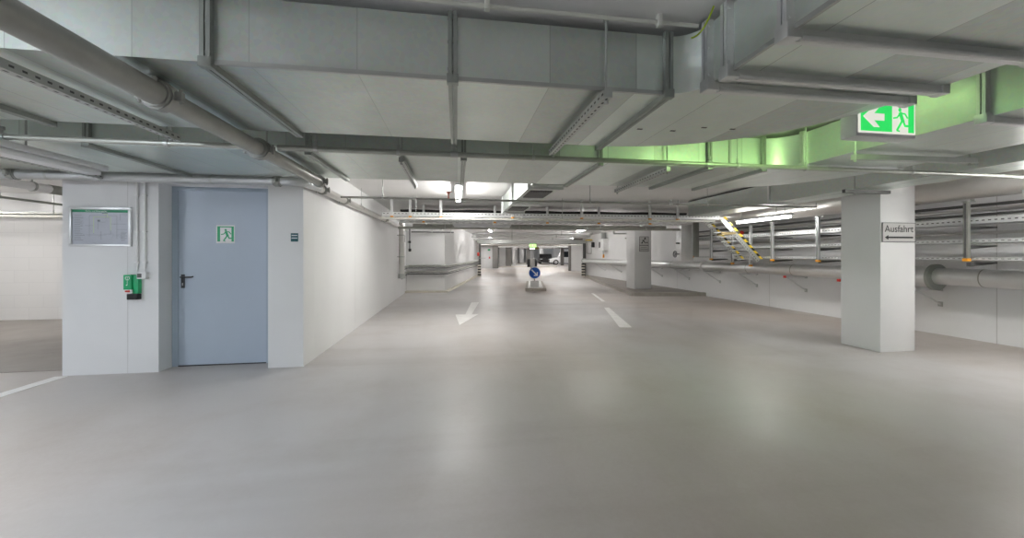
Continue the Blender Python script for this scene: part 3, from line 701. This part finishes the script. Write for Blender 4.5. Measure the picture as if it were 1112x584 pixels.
def tray_y(lab, x0, x1, y0, y1, z, h, grp='cable trays on the right wall'):
    p = thing('cable_tray', lab, 'cable tray', ((x0+x1)/2, (y0+y1)/2, z), grp)
    m = MB().box(x0, x1, y0, y1, z, z+.004).box(x0, x0+.004, y0, y1, z, z+h).box(x1-.004, x1, y0, y1, z, z+h)
    m.box(x0-.008, x0, y0, y1, z+h-.007, z+h)
    n = int((y1-y0)/.06)
    for k in range(n):
        y = y0+(k+.5)*.06; m.box(x0-.0015, x0+.002, y-.014, y+.014, z+h*.45, z+h*.62, 1)
    m.build('tray_channel', ['tray', 'slot'], p, smooth=False); return p
tray_y('uppermost cable tray along the right wall', 7.0, 7.38, -2, 10.2, 1.725, .085)
tray_y('middle cable tray along the right wall', 7.0, 7.38, -2, 10.2, 1.465, .055)
tray_y('lowest cable tray along the right wall, at eye height', 7.0, 7.38, -2, 10.2, 1.225, .05)
for z, k in ((1.725, 3), (1.465, 2)):
    for i in range(k):
        c = MB().tube([(7.08+.09*i, -1.9+.6*j, z+.025+.003*math.sin(j*1.7+i)) for j in range(21)], .018, 8)
        tag(c.build('power_cable', 'black' if i % 2 else 'pvc'), '%s cable lying in the %s cable tray on the right wall' % (('white', 'black', 'white')[i], 'uppermost' if k == 3 else 'middle'), 'cable', 'cables in the wall trays')
wh = ['beside the near column, on its right', 'just left of the near white column', 'second left of the near white column', 'third left of the near white column', 'furthest left, behind the striped ramp']
for (y, z0, zt), lab in zip(((4.15, 1.245, 2.03), (6.28, 1.20, 2.03), (7.34, 1.20, 2.03), (8.55, 1.10, 2.03), (9.35, 1.20, 2.03)), wh):
    p = thing('tray_support', 'zinc support post of the wall trays '+lab, 'tray support', (6.93, y, z0), 'tray support posts')
    MB().box(6.90, 6.95, y-.024, y+.024, z0, zt).box(6.895, 6.90, y-.008, y+.008, z0+.02, zt-.02, 1).build('post', ['steel_pipe' if y < 5 else 'bright', 'slot'], p, smooth=False)
    MB().box(6.893, 6.957, y-.03, y+.03, z0-.03, z0+.012, bev=.004).build('end_cap', 'orange', p)
    MB().box(6.88, 7.03, y-.03, y+.03, zt, zt+.010).box(7.015, 7.03, y-.02, y+.02, zt, CEIL).build('hanger_plate', 'strut', p, smooth=False)
    for z in (1.698, 1.438, 1.2):
        MB().extr([(6.95, y-.02, z), (6.95, y-.02, z-.055), (7.42, y-.02, z-.02), (7.42, y-.02, z)], (0, .04, 0)).build('arm', 'grille', p, smooth=False)
p = thing('tray_support', 'zinc post with an orange foot at the low end of the striped ramp', 'tray support', (6.93, 8.0, 1.06), 'tray support posts')
MB().box(6.865, 6.925, 7.90, 7.94, 1.06, 2.0).box(6.89, 6.90, 7.898, 7.90, 1.1, 1.95, 1).build('post', ['bright', 'slot'], p, smooth=False)
MB().box(6.86, 6.93, 7.893, 7.947, 1.03, 1.075, bev=.004).build('end_cap', 'orange', p)
MB().box(6.86, 7.2, 7.92, 7.96, 2.0, 2.012).build('mount_plate', 'strut', p, smooth=False)
for k, (z, r, m_) in enumerate(((2.045, .022, 'grille'), (1.975, .026, 'wrap'), (1.905, .018, 'grille'), (1.63, .022, 'wrap'))):
    p = thing('wall_pipe', ('topmost dark', 'pale second', 'dark third', 'pale lowest')[k]+' thin pipe along the right wall behind the cable trays', 'pipe', (7.7, 4, z), 'thin pipes along the right wall')
    MB().tube([(7.72, -2, z), (7.72, 11.5, z)], r, 12).build('pipe', m_, p)
    for y in (1.5, 3.4, 5.3, 7.2, 9.1): MB().box(7.70, 7.85, y-.015, y+.015, z-r-.01, z-r+.002).build('mount_clip', 'strut', p, smooth=False)

lp = thing('heating_pipe', 'shiny steel clad pipe running low along the whole right wall', 'pipe', (7.45, 8, .83))
RL = .128
for a, b in ((-2, 4.28), (4.283, 4.83), (6.0, 10.35), (10.40, 13.2), (13.203, 16.9), (16.903, 21.2)): MB().tube([(7.45, a, .97), (7.45, b, .97)], RL, 32).build('pipe', 'alu', lp)
MB().tube([(7.45, 4.84, .955), (7.45, 5.98, .955)], .168, 36).build('thick_pipe', 'alu', lp)
ring((7.45, 4.82, .955), (0, 1, 0), .205, .05, seg=36).build('collar', 'flange', lp)
ring((7.45, 10.37, .97), (0, 1, 0), RL+.03, .06, seg=36).build('collar', 'pvc', lp)
ring((7.45, 21.2, .97), (0, 1, 0), RL+.03, .05, seg=28).build('collar', 'strut', lp)
for y in (2.9, 4.27, 6.1, 7.3, 8.6, 12.0, 14.3): ring((7.45, y, .97), (0, 1, 0), RL+.003, .012, seg=32).build('joint_band', 'steel_pipe', lp)
MB().box(7.318, 7.322, 3.2, 3.36, .99, .998).build('sticker', 'green', lp, smooth=False)
ys = (3.55, 5.02, 6.2, 7.4, 8.8, 10.2, 11.7, 13.4, 15.1, 17.0, 19.0)
where = ('furthest right, past the collar', 'at the right edge of the near column', 'just left of the near white column', 'second left of the near column', 'third left of the near column', 'beside the white collar', 'first right of the island column', 'first left of the island column', 'second left of the island column', 'third left of the island column', 'furthest up the wall')
for y, wv in zip(ys, where):
    p = thing('pipe_bracket', 'wall bracket under the low steel pipe, '+wv, 'bracket', (7.84, y, .5), 'brackets under the low steel pipe')
    za = .755 if y == 5.02 else .815
    MB().bar((7.30, y, za), (7.85, y, za), .04, .04).build('arm', 'bright', p, smooth=False)
    MB().bar((7.36, y, za-.02), (7.845, y, .50), .022, .022).build('brace', 'bright', p, smooth=False)
    MB().box(7.838, 7.85, y-.03, y+.03, .46, .54).box(7.838, 7.85, y-.03, y+.03, za-.04, za+.02).build('mount_plate', 'strut', p, smooth=False)
    if y in (3.55, 6.2, 7.4): MB().box(7.285, 7.31, y-.03, y+.03, za-.025, za+.025, bev=.004).build('tip_cap', 'red', p)

sb = thing('shaft_box', 'upright galvanised shaft box with a handwheel beyond the striped ramp', 'shaft box', (6.47, 9.8, 1.15))
MB().box(6.30, 6.64, 9.75, 10.0, 1.15, CEIL, bev=.006).box(6.29, 6.31, 9.74, 9.76, 1.15, CEIL).box(6.63, 6.65, 9.74, 9.76, 1.15, CEIL).build('casing', 'bright', sb)
hw = MB().tube([(6.30, 9.86, 1.33), (6.17, 9.86, 1.33)], .014, 10)
n = 20
hw.tube([(6.17, 9.86+.085*math.cos(2*PI*k/n), 1.33+.085*math.sin(2*PI*k/n)) for k in range(n+1)], .012, 8)
for k in range(3): hw.bar((6.17, 9.86-.08*math.cos(k*PI/3), 1.33-.08*math.sin(k*PI/3)), (6.17, 9.86+.08*math.cos(k*PI/3), 1.33+.08*math.sin(k*PI/3)), .012, .012)
hw.build('handwheel', 'dark', sb)
MB().box(6.20, 6.30, 9.83, 9.87, 1.62, 1.66).build('lever', 'dark', sb, smooth=False)
MB().box(6.66, 6.92, 9.86, 10.1, 1.25, CEIL, bev=.006).build('side_casing', 'steel_pipe', sb)
MB().box(6.66, 6.74, 9.84, 9.86, 1.22, 1.28).build('end_cap', 'orange', sb, smooth=False)
bl = MB().ball((7.1, 8.45, 1.86), .055, 14); bl.tube([(7.1, 8.45, 1.86), (7.1, 8.45, 1.80)], .03, 12)
tag(bl.build('alarm_beacon', 'red'), 'small red beacon at the uppermost wall tray behind the ramp post', 'beacon')

# L shaped holder rails near the island column and ducts
for x, y, lab in ((5.72, 6.0, 'L shaped zinc rail hanging beside the duct left of the near column'),):
    t = thing('holder_rail', lab, 'rail', (x, y, 2.19))
    MB().bar((5.98, y, 2.415), (6.60, y, 2.415), .03, .03).build('rail_arm', 'strut', t, smooth=False)
    MB().bar((5.98, y, 2.40), (5.98, y, CEIL), .04, .03).build('hanger_post', 'strut', t, smooth=False)
t = thing('holder_rail', 'U shaped dark rail hanging left of the island column', 'rail', (5.9, 13.6, 2.05))
MB().bar((5.92, 13.5, 2.12), (5.92, 13.5, CEIL), .05, .05).bar((5.92, 13.5, 2.12), (6.9, 13.5, 2.12), .05, .05).build('hanger_post', 'strut', t, smooth=False)
cross_pipe('thin double pipe on the right wall beyond the island column', 6.9, 7.8, 14.6, 2.0, .02, 'steel_pipe', (7.3,), Mx=Matrix.Identity(4))

# ------------------------------------------------------------------ left wall: downpipe and pipes round the projecting room
dp = thing('downpipe', 'pale wrapped downpipe at the far end of the long white wall', 'pipe', (-1.65, 11.6, .6))
MB().tube([(-1.64, 11.6, .70), (-1.64, 11.6, CEIL)], .085, 22).build('wrapped_pipe', 'wrap', dp)
MB().tube([(-1.64, 11.6, .60), (-1.64, 11.6, .74)], .10, 22).tube([(-1.64, 11.6, .62), (-1.64, 11.95, .62)], .05, 14).build('foot_elbow', 'strut', dp)
for z in (1.25, 1.9): ring((-1.64, 11.6, z), (0, 0, 1), .092, .03).box(-1.77, -1.62, 11.58, 11.62, z-.012, z+.012).build('mount_band', 'strut', dp)
sp2 = thing('cable_riser', 'slim double conduit with a dark valve beside the pale downpipe', 'conduit', (-1.72, 12.3, 1.0))
MB().tube([(-1.72, 12.3, 1.0), (-1.72, 12.3, 2.09)], .028, 12).tube([(-1.72, 12.5, 1.3), (-1.72, 12.5, 2.09)], .02, 12).build('tube', 'steel_pipe', sp2)
MB().box(-1.77, -1.67, 12.42, 12.58, 1.72, 1.95, bev=.01).build('valve_box', 'dark', sp2)
MB().box(-1.77, -1.70, 12.26, 12.54, 2.05, 2.07).build('mount_clip', 'strut', sp2, smooth=False)
bd_ = Vector((1.89, 11.76, 0)).normalized()         # along the projecting room's long side
for z, lab in ((.93, 'upper grey heating pipe wrapping round the projecting white room'), (.72, 'lower grey heating pipe wrapping round the projecting white room')):
    p = thing('heating_pipe', lab, 'pipe', (-1, 13.3, z), 'pipes round the projecting room')
    c0 = Vector((-.40, 13.37, z)); off = Vector((.10, -.03, 0))
    pts = [(-1.68, 12.05, z-.02), (-1.68, 13.40, z), tuple(c0+Vector((.07, -.11, 0))), tuple(c0+Vector((.09, 0, 0))+bd_*11.4)]
    MB().tube(bend(pts, .12, 6), .038, 14).build('pipe', 'pipe_grey', p)
    for q in ((-1.2, 13.42), (-.8, 13.36)): MB().box(q[0]-.02, q[0]+.02, q[1]-.08, q[1]+.09, z-.05, z-.036).build('mount_clip', 'strut', p, smooth=False)
    MB().tube(bend([tuple(Vector(a)-Vector((0, 0, .075))) for a in pts], .12, 6), .016, 10).build('shadow_line', 'dark', p)  # thin dark tube stands in for the shadow below the grey pipe
vp = thing('valve_pipe', 'dark small pipe with valves dropping down the corner by the projecting room', 'pipe', (-1.5, 13.3, 1.4))
MB().tube(bend([(-1.62, 13.38, 2.28), (-1.62, 13.38, 1.42)], .01), .016, 10).build('pipe', 'dark', vp)
MB().box(-1.66, -1.58, 13.34, 13.42, 1.72, 1.80, bev=.01).box(-1.66, -1.57, 13.34, 13.42, 1.43, 1.53, bev=.01).box(-1.70, -1.62, 13.37, 13.40, 1.74, 1.76).build('valve', 'dark', vp)
MB().bar((-1.62, 13.38, 2.25), (-1.62, 13.6, 2.25), .02, .02).build('mount_clip', 'dark', vp, smooth=False)
cross_pipe('thin dark pipe across the front of the projecting white room', -1.55, -.1, 13.22, 2.10, .018, 'dark', (-.85, -.2), Mx=Matrix.Identity(4))

# ------------------------------------------------------------------ lamps
def lamp(lab, c, along='y', L=1.52, mat='tube', rods=True, Mx=None, wide=.08, w=.12, offs=(-.55, .55)):
    t = thing('ceiling_light', lab, 'ceiling light', (Mx @ Vector(c)) if Mx is not None else c, 'tube lamps')
    x, y, z = c
    def bx(m, l0, l1, w0, w1, z0, z1, bev=0):
        return m.box(x+w0, x+w1, y+l0, y+l1, z+z0, z+z1, bev=bev) if along == 'y' else m.box(x+l0, x+l1, y+w0, y+w1, z+z0, z+z1, bev=bev)
    bx(MB(Mx), -L/2, L/2, -w/2, w/2, 0, .045, .008).build('housing', 'housing', t)
    bx(MB(Mx), -L/2+.03, L/2-.03, -wide/2, wide/2, -.045, 0, .018).build('diffuser', mat, t)
    if rods:
        m = MB(Mx)
        for s in offs:
            q = (x, y+s) if along == 'y' else (x+s, y)
            m.tube([(q[0], q[1], z+.045), (q[0], q[1], CEIL)], .006, 8)
        m.build('hanger_rod', 'strut', t)
    return t
lamp('upright looking lit tube lamp hung past the second duct, left of the grilles', (.03, 6.6, 2.38))
lamp('lit tube lamp hanging beside the big wrapped pipe left of the near column', (6.28, 6.92, 2.06), L=1.4, mat='tube_soft')
lamp('unlit lamp in a white housing under the second duct, in front of the door wall', (-3.05, 2.93, 2.022), 'y', mat='tube_off', w=.17, wide=.12, offs=(-.03, .22))
lamp('unlit grey lamp crossing the driveway behind the second cable tray', (.66, 9.78, 2.07), 'x', mat='tube_off')
lamp('lit tube lamp beside the driveway over the bay floor behind the door wall', (-8.2, 6.9, 2.40))
for c, lab in (((-3.4, .75, 2.05), 'lamp added out of view to light the door wall'), ((-5.6, .9, 2.05), 'lamp added out of view at the bay entrance'), ((6.25, 2.5, 1.98), 'lamp added out of view on the wall side')):  # unseen lamps added to brighten the door wall and the right side
    lamp(lab, c, mat='tube_added' if c[0] < -1 else 'tube')
for c, lab, al in (((-.1, 11.9), 'lit lamp by the long white wall beyond the trays', 'y'), ((5.4, 15.6), 'lit lamp over the kerbed island', 'y'), ((4.3, 10.85), 'lamp added above the trays to light the island column', 'x')):  # last one added, hidden over the trays, to light the island column
    lamp(lab, (c[0], c[1], 2.40), al, mat='tube_far')
fl = [(-1.0, 17.2, 'y'), (2.6, 19.6, 'y'), (-.9, 21.2, 'y'), (1.2, 27.3, 'x'), (4.6, 28., 'x'), (-2.2, 30, 'x'), (2.2, 34.5, 'x'), (-1.6, 40.5, 'x'), (5.2, 41., 'x'), (2.4, 45., 'x'), (1.6, 53., 'x'), (6.2, 55., 'x'), (3.4, 61., 'x'), (-2.8, 35., 'x'), (3.6, 38.6, 'x'), (-.6, 43.2, 'x'), (4.6, 48.6, 'x'), (1., 48.5, 'x')]  # last five lamps added to brighten the far walls
for k, (u_, v_, al) in enumerate(fl):
    lamp(['first', 'second', 'third', 'fourth', 'fifth', 'sixth', 'seventh', 'eighth', 'ninth', 'tenth', 'eleventh', 'twelfth', 'thirteenth', 'added fourteenth', 'added fifteenth', 'added sixteenth', 'added seventeenth', 'added eighteenth'][k]+' lit lamp across the far driveway counted from the blue sign', (u_, v_, 2.42), al, mat='tube_far' if v_ < 30 else 'tube', Mx=FAR)

# hanging exit sign
es = thing('exit_sign', 'lit green exit sign with a white arrow and running man hanging beside the ducts', 'sign', (2.72, 2.06, 2.07))
EX0, EX1, EZ0, EZ1, EY = 2.50, 2.925, 2.075, 2.275, 2.0
MB().box(EX0-.012, EX1+.012, EY+.004, EY+.105, EZ0-.022, EZ1+.02, bev=.004).build('housing', 'housing', es)
MB().box(EX0, EX1, EY-.002, EY+.006, EZ0, EZ1).build('rim_panel', 'sign_white', es, smooth=False)
O = (EX0, EY-.002, EZ0); k_ = (EX1-EX0)
MB().flat([(.012, .010), (.245, .010), (.245, .190), (.012, .190)], O, UX, UZ, .002).build('green_panel', 'sign_glow', es, smooth=False)
MB().flat([(.370, .010), (.413, .010), (.413, .190), (.370, .190)], O, UX, UZ, .002).build('green_panel', 'sign_glow', es, smooth=False)
MB().flat([(.026, .10), (.105, .035), (.150, .035), (.108, .078), (.185, .078), (.185, .122), (.108, .122), (.150, .165), (.105, .165)], O, UX, UZ, .0012, lift=.0022).build('arrow', 'sign_white', es, smooth=False)
rm = MB(); runner(rm, (EX0+.235, EY-.002, EZ0+.012), UX, UZ, .001, 0, .17, lift=.002); rm.build('running_figure', 'sign_glow', es, smooth=False)
MB().box(EX0+.01, EX1-.01, EY+.104, EY+.112, EZ0, EZ1).build('duct_tint_panel', 'duct_tint_glow', es, smooth=False)  # unseen glowing panel added to tint the second duct green
MB().tube([(2.60, EY+.055, EZ1+.01), (2.60, EY+.055, CEIL)], .010, 10).tube([(2.82, EY+.055, EZ1+.01), (2.82, EY+.055, CEIL)], .010, 10).build('hanger_rod', 'pvc', es)

# ------------------------------------------------------------------ the far end of the garage (its own turned frame: u across, v away)
for k, (v_, z, r, u0, u1) in enumerate(((13.6, 2.09, .055, -1.25, 2.9), (15.2, 2.07, .06, -1.45, 3.15), (16.6, 2.03, .055, -1.5, 2.7))):
    cross_pipe(('first', 'second', 'third')[k]+' shiny pipe crossing the driveway above the blue sign', u0, u1, v_, z, r, 'alu', (0, 1.8), Mx=FAR, ends=((u0-.25, v_+.9, z+.02), (u1+.1, v_+.7, z+.02)), grp='shiny pipes above the blue sign')
gt = thing('gate_frame', 'grey steel gate frame spanning the driveway beyond the blue sign', 'gate frame', FAR @ Vector((1.2, 22.8, 0)))
MB(FAR).box(-2.02, -1.90, 22.7, 22.85, 0, 2.2).build('post', 'grille', gt, smooth=False)
MB(FAR).box(4.34, 4.50, 22.7, 22.85, 0, 2.2).build('post', 'grille', gt, smooth=False)
MB(FAR).box(-2.1, 4.6, 22.68, 22.9, 2.02, 2.22).build('lintel', 'strut', gt, smooth=False)
for u0 in (-2.08, 4.22):
    g = MB(FAR)
    for j in range(10): g.box(u0, u0+.20, 22.56, 22.66, j*.08, j*.08+.08, j % 2)
    g.build('guard', ['kerb_pale', 'black'], gt, smooth=False)
wb = thing('water_heater', 'white box with a hanging pipe on the right wall, left of the island column', 'meter box', (7.7, 18.9, 1.3))
MB().box(7.55, 7.85, 18.55, 19.2, 1.55, 2.16, bev=.02).build('casing', 'pvc', wb)
MB().tube([(7.7, 18.9, 1.55), (7.7, 18.9, 1.30)], .03, 10).box(7.62, 7.78, 18.8, 19.0, 2.16, CEIL).build('pipe', 'strut', wb)
MB().box(7.66, 7.74, 18.82, 18.9, 1.16, 1.34, bev=.01).build('tag_plate', 'orange', wb)
MB().box(7.53, 7.552, 18.95, 19.08, 1.7, 2.0).build('panel', 'dark', wb, smooth=False)
wb = thing('valve_set', 'dark valve fittings on the right wall beside the gate frame', 'valve', (7.8, 21, 1.3))
MB().tube(bend([(7.78, 20.6, 2.1), (7.78, 21.6, 2.1), (7.78, 21.6, 1.4), (7.78, 20.9, 1.4), (7.78, 20.9, 1.9)], .05), .025, 10).build('mount_pipe', 'strut', wb)
MB().box(7.72, 7.84, 20.5, 20.75, 1.75, 2.05, bev=.02).build('valve', 'dark', wb)
MB().box(7.6, 7.85, 20.9, 21.4, 2.16, 2.21).build('yellow_plate', 'yellow', wb, smooth=False)
t = tag(MB(FAR).box(-1.98, -1.86, 21.2, 21.3, 1.25, 1.45, bev=.01).build('alarm_switch', 'red'), 'small red alarm on the projecting white room beside the gate', 'alarm')

MB(FAR).box(-1.95, -1.5, 21.2, 21.24, 1.12, 1.15).build('mount_bar', 'strut', t, smooth=False)
def fwall(u0, u1, v0, v1, name, lab=None, mat='wall', z1=CEIL):
    return struct(MB(FAR).box(u0, u1, v0, v1, 0, z1).build(name, mat, smooth=False), lab)
fwall(-6.5, -1.86, 37.8, 38.2, 'wall_far_left', 'white wall beyond the gate, left of the dark column')
fwall(-1.58, -.82, 45.8, 46.3, 'wall_far_stub', 'narrow white wall beyond the dark column')
fwall(.05, .42, 47.4, 48.0, 'wall_far_stub'); fwall(-12, 30, 73, 73.4, 'wall_far_back', 'far end wall of the garage')
fwall(4.9, 5.9, 30.8, 31.2, 'wall_far_right', 'white wall end right of the parked cars'); fwall(5.9, 9, 22.6, 31.2, 'wall_far_right')
fwall(4.72, 4.9, 30.9, 31.25, 'wall_far_side', None, 'grey_col')
for u0, u1, v0, m_, lab in ((-1.95, -1.38, 37.0, 'grey_col', 'dark grey square column left of the far driveway'), (-.74, -.10, 44.4, 'grey_col', 'grey column between two white wall ends'), (2.0, 2.5, 52, 'grey_col', 'grey column behind the blue sign'), (6.15, 6.55, 47., 'grey_col', 'grey column in front of the white car'),
                            (1.3, 2.0, 64, 'wall', 'white column far back left'), (3.2, 3.9, 66, 'wall', 'white column far back behind the blue sign'), (4.6, 5.2, 62, 'wall', 'white column far back behind the dark car'), (6.7, 7.6, 60, 'wall', None), (.4, .9, 60, 'wall', None)):
    fwall(u0, u1, v0, v0+.5, 'column', lab, m_)
struct(MB(FAR).box(-6, 4.9, 40.4, 40.6, 0, .06).build('trim_1', 'kerb_pale', smooth=False), 'pale kerb line across the far driveway')
for k, v_ in enumerate((26.5, 31.5, 36.5, 43., 50.)):
    struct(MB(FAR).box(-8, 12, v_, v_+.3, 2.2, CEIL).build('beam', 'wall' if k % 2 else 'grey_col', smooth=False))
cross_pipe('dark pipe crossing beyond the gate under the ceiling', -4, 6, 25.2, 2.12, .06, 'pipe_grey', (0, 3), Mx=FAR)
cross_pipe('pale pipe crossing far beyond the gate', -4, 6, 29.5, 2.10, .06, 'wrap', (0, 3), Mx=FAR)
d2_ = struct(MB(FAR).box(-2.85, -2.05, 37.74, 37.8, 0, 2.0).build('door_2', 'pvc', smooth=False), 'white far door with a green sign left of the dark column')
MB(FAR).box(-2.45, -2.2, 37.72, 37.74, 1.75, 1.92).build('exit_panel', 'green', d2_, smooth=False)
MB(FAR).box(-2.35, -2.2, 37.72, 37.74, .95, 1.15).build('lock_plate', 'red', d2_, smooth=False)
fe = thing('exit_sign', 'small lit green exit sign hanging over the far driveway above the blue sign', 'sign', FAR @ Vector((1.5, 26, 1.9)))
MB(FAR).box(1.22, 1.68, 25.98, 26.03, 1.86, 2.10, bev=.01).build('panel', 'sign_far', fe)
MB(FAR).box(1.40, 1.43, 26.0, 26.03, 2.10, CEIL).build('hanger_rod', 'strut', fe, smooth=False)
MB(FAR).box(1.42, 1.46, 25.965, 25.98, 1.88, 2.08).build('divider', 'sign_white', fe, smooth=False)
fo = tag(MB(FAR).ball((1.75, 26.2, 1.80), .12, 14, sc=(1.3, 1, .8)).tube([(1.75, 26.2, 1.85), (1.75, 26.2, CEIL)], .012, 8).build('warning_lamp_hanging', 'brass'), 'round amber lamp hanging beside the far green exit sign', 'lamp')
bo = thing('barrier_post', 'dark hinged barrier post standing behind the blue sign', 'barrier', FAR @ Vector((2.0, 33, 0)))
MB(FAR).box(1.62, 2.0, 33, 33.3, .0, .98, bev=.03).build('casing', 'signgrey', bo)
MB(FAR).box(1.35, 1.60, 33, 33.2, .25, .95, bev=.03).build('arm', 'dark', bo)
MB(FAR).box(2.02, 2.22, 33.0, 33.2, .35, .95, bev=.03).build('arm', 'dark', bo)
MB(FAR).box(1.4, 2.2, 33.02, 33.18, .3, .36).build('base_rail', 'dark', bo, smooth=False)

def car(lab, Mx, paintm, H=1.72, L=4.5, W=1.85):
    u0 = v0 = 0
    """side profile facing -u, raised across the car's width; wheels, glass and lamps are parts"""
    t = thing('car', lab, 'car', Mx @ Vector((L/2, W/2, 0)), 'cars parked at the far end')
    X = lambda a: u0+a*L
    prof = [(0, .30), (.0, .62), (.02, .78), (.06, .86), (.24, .98), (.36, H-.08), (.44, H), (.86, H-.04), (.95, 1.05), (.99, .95), (1, .55), (.985, .30), (.86, .24), (.14, .24)]
    tb = bmesh.new()
    vs0 = [tb.verts.new((X(a), v0, z)) for a, z in prof]; vs1 = [tb.verts.new((X(a), v0+W, z)) for a, z in prof]
    n = len(prof)
    tb.faces.new(vs0); tb.faces.new(list(reversed(vs1)))
    for i in range(n): tb.faces.new([vs0[(i+1) % n], vs0[i], vs1[i], vs1[(i+1) % n]])
    bmesh.ops.recalc_face_normals(tb, faces=tb.faces)
    bmesh.ops.bevel(tb, geom=[e for e in tb.edges], offset=.05, segments=2, profile=.5, affect='EDGES')
    m = MB(Mx); m.merge(tb); m.build('body', paintm, t)
    g = MB(Mx)
    for q in ([(.30, 1.03), (.385, H-.13), (.58, H-.10), (.58, 1.03)], [(.60, 1.03), (.60, H-.10), (.84, H-.12), (.90, 1.06)]):
        g.extr([(X(a), v0-.006, z) for a, z in q], (0, .02, 0)); g.extr([(X(a), v0+W-.014, z) for a, z in q], (0, .02, 0))
    g.extr([(X(.255)-.03, v0+.12, 1.0), (X(.365)-.03, v0+.2, H-.10), (X(.365)-.03, v0+W-.2, H-.10), (X(.255)-.03, v0+W-.12, 1.0)], (.03, 0, .01))
    g.build('window', 'glass', t, smooth=False)
    for a in (.17, .82):
        for s in (0, 1):
            y = v0-.02 if s == 0 else v0+W-.20
            wl = MB(Mx).tube([(X(a), y, .35), (X(a), y+.22, .35)], .35, 28).build('wheel', 'rubber', t)
            MB(Mx).tube([(X(a), y-.012 if s == 0 else y+.215, .35), (X(a), y+.01 if s == 0 else y+.235, .35)], .22, 20).build('rim', 'bright', wl)
    MB(Mx).box(X(0)-.012, X(.05), v0-.012, v0+.35, .66, .78, bev=.01).build('headlight', 'lampglass', t)
    MB(Mx).box(X(0)-.012, X(.05), v0+W-.35, v0+W+.012, .66, .78, bev=.01).build('headlight', 'lampglass', t)
    MB(Mx).box(X(.97), X(1)+.012, v0-.012, v0+.2, .85, 1.0, bev=.01).build('tail_light', 'red', t)
    MB(Mx).box(X(0)-.02, X(.03), v0+.45, v0+W-.45, .45, .68, bev=.01).build('grille', 'black', t)
    return t
car('white car parked behind the grey column at the far end', FAR @ Matrix.Translation((5.15, 50.5, 0)), 'carwhite', 1.92, 4.7)
car('black car parked left of the white car at the far end', FAR @ Matrix.Translation((6.05, 55.5, 0)) @ Matrix.Rotation(PI/2, 4, 'Z'), 'carblack', 1.5, 4.4)

# ------------------------------------------------------------------ camera, ambient, exposure
wd = bpy.data.worlds.new('garage'); scene.world = wd; wd.use_nodes = True
bg = wd.node_tree.nodes['Background']; bg.inputs[0].default_value = (.92, .96, 1., 1); bg.inputs[1].default_value = .06
cam = bpy.data.cameras.new('camera'); co = bpy.data.objects.new('camera', cam); COL.objects.link(co)
cam.sensor_fit = 'HORIZONTAL'; cam.sensor_width = 36.; cam.lens = 36.*405/1112; cam.shift_y = -15/1112; cam.clip_start = .02; cam.clip_end = 200
co.location = (0, 0, EYE); co.rotation_euler = (PI/2, 0, -YAW)
scene.camera = co
vs = scene.view_settings; scene.display_settings.display_device = 'sRGB'
vs.view_transform = 'Standard'; vs.look = 'None'; vs.exposure = 1.55; vs.gamma = 1.; vs.use_curve_mapping = False
scene.cycles.use_denoising = True
scene.cycles.max_bounces = 10; scene.cycles.diffuse_bounces = 6; scene.cycles.glossy_bounces = 4
scene.cycles.sample_clamp_indirect = 6.
